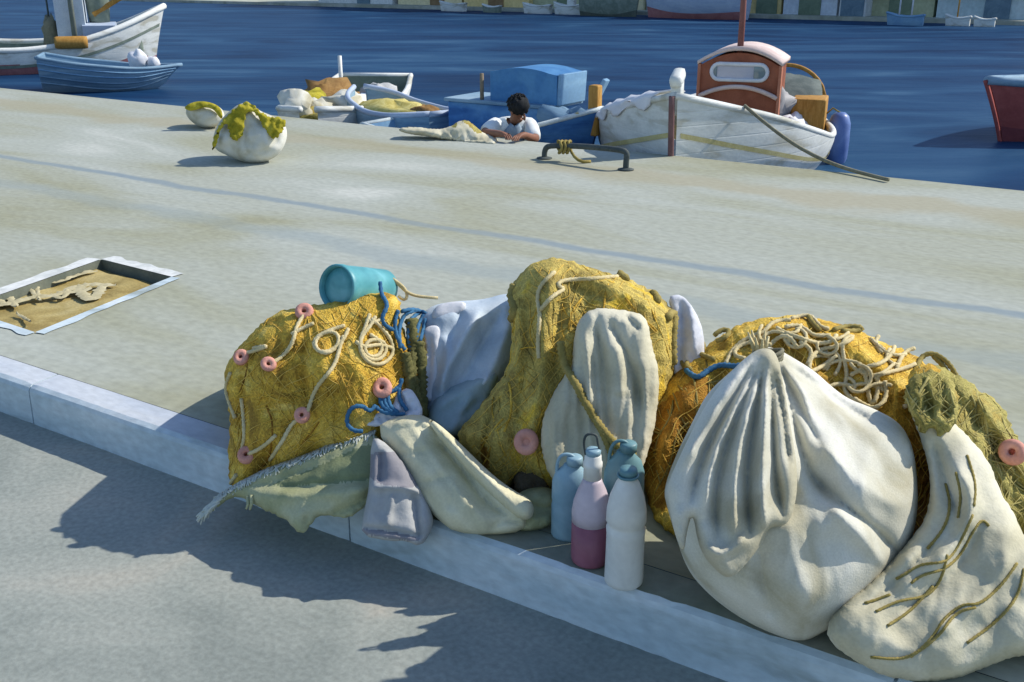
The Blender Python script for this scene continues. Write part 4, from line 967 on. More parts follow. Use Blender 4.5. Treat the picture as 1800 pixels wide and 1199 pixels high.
for i in range(n): Fc += [(a+i, a+i+1, b_+i+1, b_+i), (c_+i, c_+i+1, d_+i+1, d_+i), (b_+i, b_+i+1, d_+i+1, d_+i), (a+i, a+i+1, c_+i+1, c_+i)]
Fc += [(a, b_, d_, c_), (a+n, b_+n, d_+n, c_+n)]
k.add(V, Fc); k.build('wheelhouse_roof', pinktrim, rW, local=True)
k = MB(); k.tube([(WX-.02, y, ZT-.30+.10*(1-(y/WW)**2)) for y in np.linspace(-WW, WW, 16)], .022, 8); k.build('trim', pinktrim, rW, local=True)
# window: rounded frame, panes
def stadium(w, h, n=10):
    r = h; return [((w-r)*1+r*math.cos(a), r*math.sin(a)) for a in np.linspace(-math.pi/2, math.pi/2, n)]+[(-(w-r)+r*math.cos(a), r*math.sin(a)) for a in np.linspace(math.pi/2, 1.5*math.pi, n)]
sd_ = stadium(.27, .075); zc = ZT-.06
wf = MB(); wf.tube([(WX-.012, y, zc+z) for y, z in sd_], .020, 8, closed=True); wfo = wf.build('window_frame', palewhite, rW, local=True)
k = MB(); k.add([(WX-.008, y, zc+z) for y, z in sd_], [tuple(range(len(sd_)))]); k.build('pane', glass, wfo, local=True)
k = MB(); k.box((WX-.012, -.20, zc), (.012, .12, .13), bev=.004); k.build('dark_pane', glassd, wfo, local=True)
k = MB(); k.box((WX-.012, .235, zc), (.012, .035, .11), bev=.004); k.build('dark_pane', glassd, wfo, local=True)
for sg in (-1, 1):
    k = MB(); k.box((WX+.02, sg*(WW+.012), ZT-.42), (.10, .03, .86), bev=.008); k.build('corner_post', paint('pale_brown_wood', [(176, 112, 86), (190, 128, 102)], 4, rough=.6), rW, local=True)
k = MB(); k.tube([(WX+.1, .02, .9), (WX+.09, .02, 1.5), (WX+.05, .03, 2.7)], [.032, .030, .022], 10); k.build('mast', paint('brown_mast', [(120, 76, 70), (138, 92, 84)], 6, (1, 1, .3), rough=.7), rW, local=True)
WOFF = Vector((0, -.17, 0))
for o in set(bpy.data.objects)-_before:
    o.data.transform(Matrix.Translation(WOFF))
# foredeck clutter, cloth over the gunwale
k = MB(); lump(k, (1.5, .3, .62), (.35, .3, .18), .5); k.build('brown_sacking', paint('brown_sacking', [(128, 118, 96), (146, 136, 112)], 8), rW, local=True)
k = MB()
V = []; Fc = []; nu, nw = 30, 10
for i in range(nu+1):
    u = .04+.36*i/nu
    for j in range(nw+1):
        w_ = j/nw
        p = hW.pt(u, 1-.05*max(0, w_-.5)*2*(1+.6*math.sin(i*1.1)), 1, .03+.008*math.sin(i*.9+j*.7)) if w_ >= .5 else hW.rim(u, 1, .05+.02*math.sin(math.pi*(i/nu)**.7)*(1-w_))-np.array([0, (.5-w_)*.5, 0])
        p = p+np.array([0, 0, .012*math.sin(i*1.7+j)+.03]); V.append(p)
    if i:
        for j in range(nw): a = (i-1)*(nw+1)+j; Fc.append((a, a+nw+1, a+nw+2, a+1))
k.add(V, Fc); o = k.build('gunwale_cloth', palewhite, rW, local=True); md = o.modifiers.new('thick', 'SOLIDIFY'); md.thickness = .012
k = MB(); lump(k, (2.95, -.40, .55), (.30, .26, .34), .5); k.build('grey_bundle', paint('grey_bundle', [(150, 150, 152), (170, 168, 168)], 6), rW, local=True)
k = MB(); lump(k, (2.75, -.70, .34), (.20, .16, .20), .4); k.build('white_bundle', palewhite, rW, local=True)
k = MB(); V = []; Fc = []                              # dark canopy on a hoop
for i in range(11):
    a = i/10
    for j in range(9):
        y = -.95+.95*j/8; V.append((3.1+.72*a, y*(1-.1*a), .62+.26*math.sin(a*1.9)*(1-((y+.2)/1.0)**2*.6)+.015*math.sin(i*2+j*1.4)))
    if i:
        for j in range(8): b0 = (i-1)*9+j; Fc.append((b0, b0+9, b0+10, b0+1))
k.add(V, Fc); o = k.build('canopy', paint('dark_canopy', [(84, 94, 92), (104, 112, 108)], 5), rW, local=True); o.modifiers.new('thick', 'SOLIDIFY').thickness = .015
k = MB(); k.tube([(3.85, y, .52+.42*math.sqrt(max(0, 1-((y+.5)/.44)**2))) for y in np.linspace(-.935, -.065, 18)], .022, 8); k.build('canopy_hoop', woodm, rW, local=True)
k = MB(); k.box((3.1, -.82, .52), (.46, .34, .34), bev=.02); k.build('ochre_locker', woodm, rW, local=True)
fp = hW.rim(.74, -1)+np.array([0, -.11, .06])
k = MB(); k.lathe([(.001, .06), (.05, .055), (.09, .02), (.115, -.06), (.12, -.25), (.115, -.42), (.08, -.50), (.04, -.53), (.001, -.54)], fp, seg=22)
fo = k.build('fender', fend, rW, local=True)
k = MB(); k.tube([fp+np.array([0, 0, .05]), fp+np.array([-.02, .08, .10]), fp+np.array([-.02, .14, .04])], .010, 6); k.build('lanyard', rope_o, fo, local=True)
mooring_end = G(1562, 316, 0.02)
c_, s_ = axd; wp = lambda p: np.array([bow[0]+p[0]*c_-p[1]*s_, bow[1]+p[0]*s_+p[1]*c_, WATER+p[2]])
pA = D(1308, 180, 9.0)
uW = min(np.linspace(.1, .5, 60), key=lambda u: abs((lambda q: 900+F*q[0]/(q[1]*CP-(q[2]-H)*SP))(wp(hW.rim(u, -1)))-1308))
pA = wp(hW.rim(uW, -1, .04))
k = MB(); pts = [pA+(mooring_end-pA)*t-np.array([0, 0, .10*math.sin(math.pi*t)]) for t in np.linspace(0, 1, 24)]; k.tube(pts, .014, 6)
tag(k.build('mooring_rope', rope_g), 'taut grey mooring rope from the white fishing boat down to the quay edge', 'rope')

# --- blue boat with deckhouse, the man inside it
rB, locB = boat_root('fishing_boat', (.66, 9.62), (-1.15, 10.82), 'blue fishing boat with blue deckhouse and cabin, moored behind the man mending nets')
LB_ = 2.2
hB = Hull(LB_, [(0, .02), (.1, .30), (.28, .56), (.5, .68), (.75, .68), (1, .6)], [(0, .74), (.15, .60), (.4, .44), (.7, .42), (1, .48)], [(0, -.2), (.2, -.3), (1, -.25)], rake=.2, flare=.6)
hB.build(rB, bluebt, bluebt, .2, ltblue, floor=.06, th=.04, rail_m=paint('white_rail', [(196, 206, 206), (210, 218, 216)], 8), rail_r=.024)
k = MB(); k.box((-.12, 0, .72), (.10, .10, .46), bev=.02); k.build('bow_post', woodm, rB, local=True)
dk = np.array([1.15, -.28])
k = MB(); k.box((.98, -.30, .38), (1.2, .56, .62), bev=.015); k.build('deckhouse', bluebt, rB, smooth=False, local=True)
k = MB(); k.box((.98, -.30, .71), (1.26, .62, .035), bev=.01); k.build('deckhouse_roof', greybl, rB, smooth=False, local=True)
V, Fc = arch_box(-.26, .26, .40, .725, 1.0, .05)
k = MB(); k.add([(.72+v[1]*.95*(1-.1*(v[2] > 1)), -.34+v[0], v[2]) for v in V], Fc); k.build('cabin', paint('deep_blue_cabin', [(66, 118, 168), (84, 136, 180)], 3, fine=30, grain=.06, rough=.65), rB, smooth=False, local=True)
k = MB(); k.box((.325, -.34, .865), (.03, .50, .29), bev=.008, tilt=(0, -.06)); k.build('side_panel', ltblue, rB, local=True)
k = MB(); k.tube([(1.18, -.05, .72), (1.18, -.05, .98)], .02, 8); k.build('post', paint('grey_brown_post', [(120, 108, 92), (138, 124, 104)], 8), rB, local=True)
k = MB(); lump(k, (.2, -.05, .58), (.3, .2, .14), .6); k.build('blue_tarpaulin', greybl, rB, local=True)
k = MB(); k.box((.0, -.25, .80), (.04, .09, .40), bev=.01, tilt=(.0, -.5)); k.build('tiller', ltblue, rB, local=True)
k = MB(); pa, pb_ = hB.rim(.05, 1, .02), np.array([1.0, .74, .50])
k.tube([pa+(pb_-pa)*t-np.array([0, 0, .12*math.sin(math.pi*t)]) for t in np.linspace(0, 1, 20)], .014, 6); k.build('bow_rope', rope_c, rB, local=True)

# --- white dinghy heaped with nets
rC, locC = boat_root('dinghy', (-2.15, 11.1), (-1.92, 14.5), 'white open dinghy heaped with white cloth and nets, thin white pole standing in it', 'dinghy')
hC = Hull(3.6, [(0, .10), (.06, .36), (.18, .52), (.4, .63), (.7, .62), (1, .52)], [(0, .54), (.2, .46), (.5, .42), (.8, .46), (1, .54)], [(0, -.1), (.3, -.2), (1, -.1)], rake=.1, flare=.5)
hC.build(rC, hullw, hulllav, .35, greent, floor=.12, th=.05, rail_m=hullw, rail_r=.035)
k = MB(); lump(k, (.40, .26, .50), (.2, .2, .17), .5); lump(k, (.62, .1, .42), (.2, .2, .14), .5); k.build('white_cloth_heap', white_c, rC, local=True)
k = MB(); lump(k, (1.0, -.12, .38), (.42, .36, .20), .6); k.build('white_cloth_heap', white_c, rC, local=True)
k = MB(); lump(k, (1.2, .35, .42), (.35, .25, .18), .6); k.build('yellow_net_heap', greenet, rC, local=True)
k = MB(); lump(k, (2.0, .3, .42), (.5, .32, .22), .5); k.build('brown_net_heap', darkw, rC, local=True)
k = MB(); lump(k, (.45, -.05, .36), (.3, .35, .12), .5); k.build('olive_net_heap', olive, rC, local=True)
k = MB(); k.box((2.6, .0, .40), (.16, 1.1, .04), bev=.01); k.build('thwart', woodm, rC, local=True)
k = MB(); k.box((1.3, -.40, .47), (1.9, .20, .04), bev=.01, rz=.25); k.build('plank', hulllav, rC, local=True)
k = MB(); lump(k, (2.1, -.34, .42), (.4, .2, .16), .6); k.build('lavender_cloth_heap', lavcl, rC, local=True)
k = MB(); k.tube([(3.0, .35, .2), (3.0, .35, .85)], .028, 8); k.build('pole', white_p, rC, local=True)

# --- small blue rowing boat full of yellow net
rD, locD = boat_root('rowing_boat', (-1.72, 12.05), (-.76, 10.72), 'small grey blue rowing boat filled with pale yellow net beside the white dinghy', 'rowing boat')
hD = Hull(1.65, [(0, .08), (.1, .26), (.35, .40), (.65, .42), (.9, .3), (1, .12)], [(0, .66), (.3, .54), (.7, .50), (1, .54)], [(0, -.1), (.5, -.16), (1, -.1)], rake=.08, flare=.55)
hD.build(rD, greybl, greybl, .2, greybl, floor=.2, th=.04, rail_m=hulllav, rail_r=.03)
yel = paint('pale_yellow_net', [(176, 160, 84), (196, 182, 108), (208, 196, 128)], 8, fine=90, grain=.12, bump=.5)
k = MB(); lump(k, (.72, 0, .42), (.64, .34, .17), .35, sc=1.4); k.build('net_heap', yel, rD, local=True)
k = MB(); lump(k, (1.2, .1, .47), (.16, .16, .1), .4); k.build('brown_cloth', darkw, rD, local=True)

# --- white caique at the left edge
rE, locE = boat_root('fishing_boat', (-7.6, 22.4), (-14.4, 20.2), 'large white fishing boat with red bottom and pale cabin behind the skiff')
hE = Hull(7.0, [(0, .04), (.05, .55), (.14, 1.0), (.32, 1.35), (.55, 1.4), (.8, 1.15), (.95, .6), (1, .05)], [(0, 1.2), (.1, .84), (.25, .52), (.42, .46), (.7, .84), (.9, 1.2), (1, 1.35)], [(0, -.3), (.1, -.5), (.9, -.5), (1, -.3)], rake=.35, flare=.6)
hE.build(rE, hullw, rosebot, .36, greent, zb=.17, floor=.08, th=.07, rail_m=hullw, rail_r=.06, stripe=(.74, .785), stripe_m=greent)
_before = set(bpy.data.objects)
k = MB(); k.add(*arch_box(1.66, 2.2, .42, .2, 1.85, .05)); k.build('cabin', paint('pale_blue_cabin', [(184, 196, 206), (202, 210, 216)], 3, rough=.6), rE, smooth=False, local=True)
k = MB(); k.add(*arch_box(1.1, 1.72, .5, .2, 1.05, .05)); k.build('deckhouse', hulllav, rE, smooth=False, local=True)
k = MB(); k.box((.85, 0, .62), (.5, 1.0, .75), bev=.08); k.build('fore_locker', greent, rE, local=True)
k = MB(); k.lathe([(.2, 0), (.24, .5), (.24, .7), (.2, .74), (.001, .74)], (1.4, .0, 1.1), seg=16); k.build('funnel', greent, rE, local=True)
k = MB(); k.tube([(1.88, .55, .2), (1.86, .55, 3.8)], [.055, .045], 10); k.build('mast', paint('grey_mast', [(112, 120, 112), (128, 134, 124)], 6), rE, local=True)
k = MB(); k.tube([(1.5, .2, 1.25), (.2, .0, 2.0)], .05, 8); k.build('boom', woodm, rE, local=True)
k = MB(); k.lathe([(.001, 0), (.11, .01), (.12, .08), (.12, .55), (.11, .6), (.001, .61)], (1.6, 1.25, .78), (1, 0, 0), 14); k.build('rolled_sail', woodm, rE, local=True)
k = MB(); lump(k, (2.35, .1, 0.85), (.16, .16, .42), .5); k.build('winch', paint('winch_iron', [(122, 118, 98), (140, 134, 112)], 8), rE, local=True)
k = MB(); k.tube([(2.35, .1, 1.1), (2.35, .1, 1.7)], .02, 6); k.build('winch_rod', iron, rE, local=True)
for o in set(bpy.data.objects)-_before:
    o.data.transform(Matrix.Translation(Vector((-.45, 0, -.2))))

# --- grey blue skiff in front of it
rF, locF = boat_root('skiff', (-5.95, 18.1), (-7.85, 17.55), 'grey blue clinker skiff with pale fenders, floating in front of the large white boat', 'skiff')
hF = Hull(1.95, [(0, .03), (.12, .26), (.35, .46), (.65, .52), (1, .46)], [(0, .38), (.2, .36), (.5, .42), (.8, .50), (1, .58)], [(0, .1), (.15, -.08), (1, -.12)], rake=.28, flare=.75)
hF.build(rF, greybl, greybl, .1, greybl, floor=.15, th=.04, rail_m=greybl, rail_r=.03)
for vv in (.42, .58, .74, .88):
    for sg in (-1, 1):
        k = MB(); k.tube([hF.pt(u, vv, sg, .006) for u in np.linspace(.02, 1, 26)], .013, 6); k.build('plank_edge', ltblue if vv > .6 else greybl, rF, local=True)
k = MB(); lump(k, (.42, .10, .50), (.16, .14, .15), .3); k.build('fender', palewhite, rF, local=True)
k = MB(); lump(k, (.18, .08, .44), (.11, .10, .1), .3); k.build('fender', palewhite, rF, local=True)

# --- red boat at the right edge
pr = G(1800, 255, WATER)
rR, locR = boat_root('fishing_boat', (pr[0]-.08, pr[1]+.3), (pr[0]+3.3, pr[1]+1.6), 'red boat cut off by the right edge, only its raking bow in view')
hR = Hull(3.8, [(0, .02), (.08, .3), (.25, .7), (.5, .9), (1, .75)], [(0, .72), (.15, .66), (.5, .6), (1, .66)], [(0, -.2), (.15, -.3), (1, -.3)], rake=.42, flare=.6)
hR.build(rR, redb, paint('dark_red', [(120, 62, 66), (136, 74, 76)], 3), .45, inner_m, floor=.2, rail_m=greybl, rail_r=.05, stem_m=redb)

# ------------------------------------------------------------------ far shore
A_, B_ = G(330, 5, WATER), G(1800, 45, WATER)
sdir = (B_-A_)[:2]; sdir /= np.linalg.norm(sdir); snor = np.array([-sdir[1], sdir[0]]); snor *= np.sign(snor[1]); sang = math.atan2(sdir[1], sdir[0])
def shore(px, depth=0., z=0.):
    """a point of the far quay under a column of the photograph"""
    lo_, hi_ = -30., 120.
    for _ in range(50):
        m_ = (lo_+hi_)/2; p = A_[:2]+sdir*m_+snor*depth; dep = p[1]*CP-(z-H)*SP
        if 900+F*p[0]/dep < px: lo_ = m_
        else: hi_ = m_
    return np.array([p[0], p[1], z])
far_m = paint('far_quay_stone', [(150, 152, 136), (170, 170, 154), (182, 182, 170)], .8, (1, 1, 1), grain=.1, fine=6)
k = MB(); c = (A_[:2]+B_[:2])/2+snor*20; k.box((c[0], c[1], WATER-.6), (180, 40, 1.5), rz=sang)
tag(k.build('far_shore', far_m, smooth=False), kind='structure')
k = MB(); V = []; Fc = []
for i in range(41):
    for j in range(9):
        s_ = -70+190*i/40; dpt = 22+j*4; p = A_[:2]+sdir*s_+snor*dpt; V.append((p[0], p[1], .2+(j/8)**.8*9*(.75+.4*mnoise.noise(Vector((s_*.05, j*.2, 0))))))
    if i:
        for j in range(8): a = (i-1)*9+j; Fc.append((a, a+9, a+10, a+1))
k.add(V, Fc); tag(k.build('hills', paint('dry_hill', [(110, 112, 80), (136, 132, 96), (150, 142, 108)], .4, grain=.2, fine=4)), kind='structure')
def house(px0, px1, depth, h, wall, label, door_c, wins=4, roofm=None, glaz=glassd):
    depth = depth*.55
    a, b_ = shore(px0, depth, -.38), shore(px1, depth, -.38); wdt = np.linalg.norm((b_-a)[:2]); mid = (a+b_)/2
    r = empty('house', (mid[0], mid[1], -.40), sang, label, 'house')
    dp = 5.0
    k = MB(); k.box((0, dp/2, h/2), (wdt, dp, h)); k.build('wall', wall, r, smooth=False, local=True)
    k = MB(); k.box((0, dp/2, h+.08), (wdt+.25, dp+.25, .16), bev=.03); k.build('roof', roofm or far_m, r, smooth=False, local=True)
    n = wins
    for i in range(n):
        x = -wdt/2+wdt*(i+.5)/n
        if i == n//2:
            k = MB(); k.box((x, -.02, .95), (.9, .06, 1.9), bev=.01); d = k.build('door', door_c, r, local=True)
            k = MB(); k.box((x, -.05, 1.98), (1.1, .12, .12)); k.build('lintel', far_m, d, local=True)
        else:
            for z in ([1.35]+([h-1.1] if h > 4.2 else [])):
                k = MB(); k.box((x, -.015, z), (.8, .05, 1.0), bev=.01); f_ = k.build('window', door_c, r, local=True)
                k = MB(); k.box((x, -.03, z), (.62, .05, .82)); k.build('pane', glaz, f_, local=True)
                k = MB(); k.box((x, -.06, z-.55), (.95, .12, .07)); k.build('sill', far_m, f_, local=True)
hb = paint('beige_wall', [(214, 200, 158), (226, 212, 172)], 1.5, fine=8); hy = paint('ochre_wall', [(208, 184, 126), (222, 198, 140)], 1.5, fine=8)
hg = paint('grey_blue_wall', [(168, 186, 190), (184, 198, 202)], 1.5, fine=8); hl = paint('pale_lavender_wall', [(192, 200, 212), (206, 212, 220)], 1.5, fine=8)
hw_ = paint('white_wall', [(196, 200, 202), (212, 214, 214)], 1.5, fine=8); ho = paint('olive_wall', [(164, 168, 136), (180, 182, 150)], 1.5, fine=8)
dg = paint('green_door', [(110, 124, 104), (124, 138, 116)], 4); db = paint('blue_grey_door', [(96, 118, 134), (112, 134, 148)], 4); dbr = paint('brown_door', [(128, 104, 76), (146, 120, 90)], 4)
for a in ((560, 690, 2.2, 4.6, hw_, 'white house farthest left on the far shore', db, 4), (700, 812, 2.4, 4.6, hb, 'beige house on the far shore above the left white moored boats', dbr, 4), (816, 930, 1.8, 5.0, hy, 'ochre house on the far shore, broader than the beige one beside it', dbr, 5),
          (935, 1030, 2.4, 4.4, ho, 'olive walled house behind the grey and red far boat', dg, 4), (1035, 1130, 2.8, 5.2, hb, 'beige tall house behind the gap between the two red hulled far boats', dbr, 4),
          (1136, 1300, 3.2, 4.4, hg, 'grey blue long house behind the long pale moored ship', db, 6), (1306, 1372, 1.6, 5.0, hy, 'yellow house just right of the fishing boat mast on the far shore', dg, 4),
          (1376, 1470, 1.4, 4.6, hl, 'pale lavender house between the yellow house and the white one on the far shore', dg, 5), (1474, 1520, 1.0, 4.0, hw_, 'narrow white house on the far shore, right of the lavender one', db, 3),
          (1525, 1640, 2.6, 5.0, ho, 'olive house behind the small masted blue boat', dg, 5), (1645, 1830, 2.2, 4.6, hg, 'grey blue house farthest right on the far shore', db, 6)):
    house(*a)
def farboat(px0, px1, dist, Hs, mats, label, name='moored_boat', cabin=None, mast=0., bot=.35, cat='boat', flip=False):
    a, b_ = shore(px0, -dist, WATER), shore(px1, -dist, WATER)
    if flip: a, b_ = b_, a
    L = np.linalg.norm((b_-a)[:2]); r, _ = boat_root(name, a, b_, label, cat)
    h = Hull(L, [(0, .03), (.12, L*.08), (.4, L*.15), (.75, L*.15), (1, L*.10)], [(0, Hs*1.25), (.3, Hs*.95), (.7, Hs*.9), (1, Hs*1.05)], [(0, -.1), (.2, -.2), (1, -.15)], rake=L*.06, flare=.6)
    h.build(r, mats[0], mats[1], bot, inner_m, floor=Hs*.4, rail_m=mats[2], rail_r=.04)
    if cabin:
        k = MB(); k.add(*arch_box(L*cabin[0], L*cabin[1], L*.09, Hs*.4, Hs+cabin[2], .05)); k.build('cabin', cabin[3], r, smooth=False, local=True)
    if mast:
        for mx in ([.45] if mast > 0 else [.3, .65]):
            k = MB(); k.tube([(L*mx, 0, Hs*.4), (L*mx, 0, Hs+abs(mast))], .03, 6); k.build('mast', woodm if mast > 0 else palewhite, r, local=True)
wt = (hullw, hullw, hullw)
farboat(776, 818, 1.2, .35, wt, 'small white rowing boat on the far side, leftmost of the row below the beige house', flip=False)
farboat(850, 880, 1.4, .28, (greent, greent, hullw), 'tiny greenish rowing boat on the far side, second from the left')
farboat(922, 968, 1.2, .36, wt, 'small white rowing boat on the far side, below the right end of the ochre house')
farboat(976, 1022, 1.2, .40, wt, 'small white rowing boat touching the grey and red far boat', cabin=(.5, .75, .2, hullw))
farboat(1022, 1118, 1.8, .85, (greent, paint('dark_olive_hull', [(84, 92, 84), (100, 106, 96)], 3), redb), 'grey green boat with a red stern on the far side', cabin=(.35, .6, .6, inner_m), flip=True, mast=2.)
farboat(1140, 1312, 1.6, .95, (hulllav, rosebot, hullw), 'long pale ship with a red bottom moored on the far side', cabin=(.55, .8, .8, greybl), mast=2.5, bot=.42)
farboat(1560, 1622, 2.2, .34, (ltblue, ltblue, ltblue), 'small blue two masted boat on the far side, right of the brown wheelhouse', mast=-1.4)
farboat(1662, 1704, 1.6, .30, wt, 'small white sailing boat on the far side, larger of the two at the right', mast=.9)
farboat(1712, 1748, 1.6, .26, wt, 'tiny white rowing boat on the far side, last one at the right')

# ------------------------------------------------------------------ the man mending nets in the blue boat
def skin_mesh(joints, edges, root, sub=2):
    me = bpy.data.meshes.new('tmp'); names = list(joints); ix = {n: i for i, n in enumerate(names)}
    me.from_pydata([joints[n][0] for n in names], [(ix[a], ix[b]) for a, b in edges], [])
    o = bpy.data.objects.new('tmp', me); COL.objects.link(o)
    o.modifiers.new('s', 'SKIN'); sub_ = o.modifiers.new('u', 'SUBSURF'); sub_.levels = sub; sub_.render_levels = sub
    for n in names:
        d = me.skin_vertices[0].data[ix[n]]; r = joints[n][1]; d.radius = (r, r) if not hasattr(r, '__len__') else r
        d.use_root = (n == root)
    bpy.context.view_layer.update()
    ev = o.evaluated_get(bpy.context.evaluated_depsgraph_get()); m2 = ev.to_mesh()
    V = [v.co[:] for v in m2.vertices]; Fc = [tuple(p.vertices) for p in m2.polygons]; ev.to_mesh_clear()
    bpy.data.objects.remove(o); bpy.data.meshes.remove(me)
    return V, Fc
hd = D(911, 192, 9.2)
base_m = np.array([hd[0]-.02, hd[1]+.35, WATER+.06])
rM = empty('person', base_m, 0, 'dark haired man in a white shirt bent over the pale net', 'person')
def j(dx, dy, dz, r): return ((hd[0]+dx, hd[1]+dy, hd[2]+dz), r)
J = {'pelvis': j(-.07, .36, -.50, .125), 'waist': j(-.07, .30, -.38, .11), 'chest': j(-.06, .17, -.24, (.125, .12)), 'neckb': j(-.03, .08, -.12, .06), 'neck': j(-.015, .04, -.075, .05), 'head': j(0, 0, 0, (.07, .078)), 'crown': j(0, .01, .055, .062),
     'shl': j(-.20, .12, -.16, .062), 'ell': j(-.30, -.13, -.19, .045), 'wrl': j(-.16, -.33, -.165, .03), 'hal': j(-.12, -.38, -.165, .026),
     'shr': j(.11, .12, -.17, .062), 'elr': j(.15, -.10, -.25, .045), 'wrr': j(.05, -.33, -.175, .03), 'har': j(.01, -.38, -.175, .026),
     'hil': j(-.17, .34, -.52, .10), 'knl': j(-.20, .02, -.60, .07), 'anl': j(-.20, .45, -.66, .045), 'tol': j(-.20, .58, -.66, .035),
     'hir': j(.03, .34, -.52, .10), 'knr': j(.08, .02, -.60, .07), 'anr': j(.08, .45, -.66, .045), 'tor': j(.08, .58, -.66, .035)}
E = [('pelvis', 'waist'), ('waist', 'chest'), ('chest', 'neckb'), ('neckb', 'neck'), ('neck', 'head'), ('head', 'crown'), ('chest', 'shl'), ('shl', 'ell'), ('ell', 'wrl'), ('wrl', 'hal'), ('chest', 'shr'), ('shr', 'elr'), ('elr', 'wrr'), ('wrr', 'har'),
     ('pelvis', 'hil'), ('hil', 'knl'), ('knl', 'anl'), ('anl', 'tol'), ('pelvis', 'hir'), ('hir', 'knr'), ('knr', 'anr'), ('anr', 'tor')]
for hn, sg in (('hal', 1), ('har', -1)):
    h0 = np.array(J[hn][0])
    for i, (ox, L) in enumerate(((-.024, .065), (-.008, .078), (.008, .074), (.024, .058))):
        a = h0+np.array([ox+.02*sg, -.03, -.002]); b_ = a+np.array([.012*sg, -L*.5, -.008]); c = b_+np.array([.008*sg, -L*.35, -.022])
        for nme, p, r in ((f'{hn}f{i}a', a, .0095), (f'{hn}f{i}b', b_, .0085), (f'{hn}f{i}c', c, .007)): J[nme] = (tuple(p), r)
        E += [(hn, f'{hn}f{i}a'), (f'{hn}f{i}a', f'{hn}f{i}b'), (f'{hn}f{i}b', f'{hn}f{i}c')]
    a = h0+np.array([.03*sg, -.005, -.012]); b_ = a+np.array([.022*sg, -.03, -.012]); J[hn+'ta'] = (tuple(a), .0105); J[hn+'tb'] = (tuple(b_), .0085); E += [(hn, hn+'ta'), (hn+'ta', hn+'tb')]
V, Fc = skin_mesh(J, E, 'pelvis')
k = MB(); k.add(V, Fc)
fd = np.array([.62, -.42, -.66]); fd /= np.linalg.norm(fd); up = np.array([.30, -.5, .80]); up -= fd*(up@fd); up /= np.linalg.norm(up); sdv = np.cross(fd, up)
hp = lambda f_, u_, s__: np.array(hd)+fd*f_+up*u_+sdv*s__
k.tube([hp(.068, .02, 0), hp(.092, -.005, 0), hp(.10, -.022, 0), hp(.08, -.032, 0)], [.008, .012, .016, .008], 8)        # nose
k.tube([hp(.078, -.052, -.022), hp(.086, -.052, 0), hp(.078, -.052, .022)], [.004, .007, .004], 6)                    # lips
k.ball(hp(.06, -.075, 0), (.03, .03, .025), 0, 12)
for s__ in (-1, 1): k.ball(hp(.0, -.005, .078*s__), (.014, .02, .03), 0, 10)
k.build('body', skin_m, rM)
for s__ in (-1, 1):
    k = MB(); k.ball(hp(.072, .018, .03*s__), .010, 0, 10); k.build('eye', hair_m, rM)
    k = MB(); k.tube([hp(.078, .036, .015*s__), hp(.078, .042, .03*s__), hp(.066, .036, .048*s__)], [.003, .005, .003], 6); k.build('eyebrow', hair_m, rM)
k = MB(); V = []
k.ball(hp(-.018, .035, 0), (.098, .100, .088), 0, 26, .12, 2.5)
for i in range(60):
    rd = random.Random(i); a = rd.uniform(0, 6.28); e = rd.uniform(-.2, 1.4); d = -fd*math.cos(e)*abs(math.cos(a))+sdv*math.cos(e)*math.sin(a)+up*math.sin(e)
    p = hp(-.018, .035, 0)+d*.092; k.tube([p, p+d*.012-up*.008, p+d*.014-up*.03], [.012, .01, .004], 5)
k.build('hair', hair_m, rM)
SJ = {n: J[n] for n in ('pelvis', 'waist', 'chest', 'neckb', 'shl', 'shr')}
SJ = {n: (p, (tuple(x+.016 for x in r) if hasattr(r, '__len__') else r+.022)) for n, (p, r) in SJ.items()}
lerp = lambda a, b_, t: tuple(np.array(a)*(1-t)+np.array(b_)*t)
SJ['shl'] = (J['shl'][0], .088); SJ['shr'] = (J['shr'][0], .088); SJ['neckb'] = (J['neckb'][0], .078)
SJ['sl1'] = (lerp(J['shl'][0], J['ell'][0], .55), .078); SJ['sl2'] = (lerp(J['shl'][0], J['ell'][0], .98), .066)
SJ['sr1'] = (lerp(J['shr'][0], J['elr'][0], .55), .078); SJ['sr2'] = (lerp(J['shr'][0], J['elr'][0], .98), .064)
SE = [('pelvis', 'waist'), ('waist', 'chest'), ('chest', 'neckb'), ('chest', 'shl'), ('shl', 'sl1'), ('sl1', 'sl2'), ('chest', 'shr'), ('shr', 'sr1'), ('sr1', 'sr2')]
V, Fc = skin_mesh(SJ, SE, 'pelvis'); k = MB(); k.add([tuple(np.array(v)+.006*mnoise.noise(Vector(v)*22)) for v in V], Fc); k.build('shirt', shirt_m, rM)
k = MB(); V = []; Fc = []
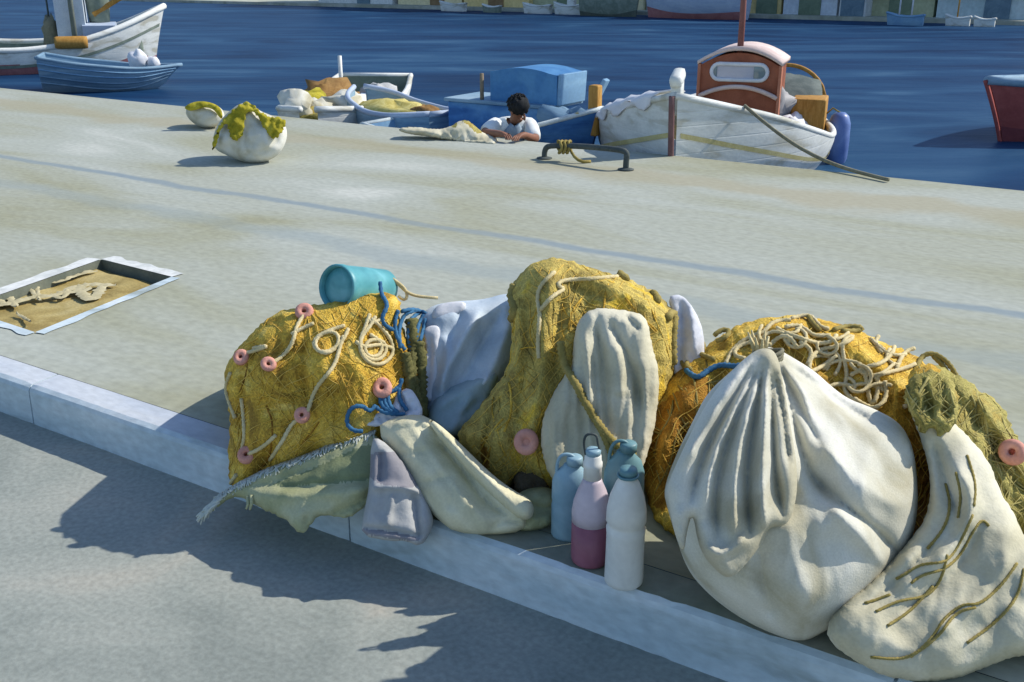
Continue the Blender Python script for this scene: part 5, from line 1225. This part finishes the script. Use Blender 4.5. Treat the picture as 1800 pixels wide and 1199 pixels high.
for i in range(11):
    t_ = i/10; c = np.array(lerp(J['neckb'][0], J['waist'][0], t_)); hwid = .04+.07*min(1, t_*2.2)
    for q in range(9):
        a = (q/8-.5)*2; V.append(c+np.array([a*hwid, -(.10+.085*math.sin(min(1, t_*1.6)*1.57))*math.sqrt(max(0, 1-.55*a*a))-.012, -.03*(1-abs(a))]))
    if i:
        for q in range(8): b0 = (i-1)*9+q; Fc.append((b0, b0+9, b0+10, b0+1))
k.add(V, Fc); o = k.build('apron', apron_m, rM); o.modifiers.new('thick', 'SOLIDIFY').thickness = .012
TJ = {n: (J[n][0], J[n][1]+.014) for n in ('pelvis', 'hil', 'knl', 'anl', 'hir', 'knr', 'anr')}
V, Fc = skin_mesh(TJ, [('pelvis', 'hil'), ('hil', 'knl'), ('knl', 'anl'), ('pelvis', 'hir'), ('hir', 'knr'), ('knr', 'anr')], 'pelvis'); k = MB(); k.add(V, Fc); k.build('trousers', trous_m, rM)


# ------------------------------------------------------------------ camera, light, world
cam = bpy.data.cameras.new('camera'); cam.lens = 36.0; cam.sensor_width = 36.0; cam.clip_end = 2000; cam.clip_start = .05
co = bpy.data.objects.new('camera', cam); COL.objects.link(co); co.location = (0, 0, H); co.rotation_euler = (math.pi/2-PITCH, 0, 0); S.camera = co
SUN_TO = np.array([.958, .28]); SUN_TO /= np.linalg.norm(SUN_TO); ELEV = math.radians(41)
sd = Vector((SUN_TO[0]*math.cos(ELEV), SUN_TO[1]*math.cos(ELEV), math.sin(ELEV)))
sl = bpy.data.lights.new('sun', 'SUN'); sl.energy = 3.7; sl.angle = math.radians(.6); sl.color = (1.0, .945, .84)
so = bpy.data.objects.new('sun', sl); COL.objects.link(so); so.rotation_euler = sd.to_track_quat('Z', 'Y').to_euler(); so.location = (5, 5, 8)
w = bpy.data.worlds.new('World'); S.world = w; w.use_nodes = True
nt = w.node_tree; bg = nt.nodes['Background']; sk = nt.nodes.new('ShaderNodeTexSky'); sk.sky_type = 'NISHITA'; sk.sun_disc = False
sk.sun_elevation = ELEV; sk.sun_rotation = math.atan2(SUN_TO[0], SUN_TO[1]); sk.air_density = 1.0; sk.dust_density = .6; sk.ozone_density = 3.5
nt.links.new(sk.outputs[0], bg.inputs[0]); bg.inputs[1].default_value = .135
S.view_settings.view_transform = 'Standard'; S.view_settings.look = 'None'; S.view_settings.exposure = 0.36; S.view_settings.gamma = 1
S.cycles.max_bounces = 6
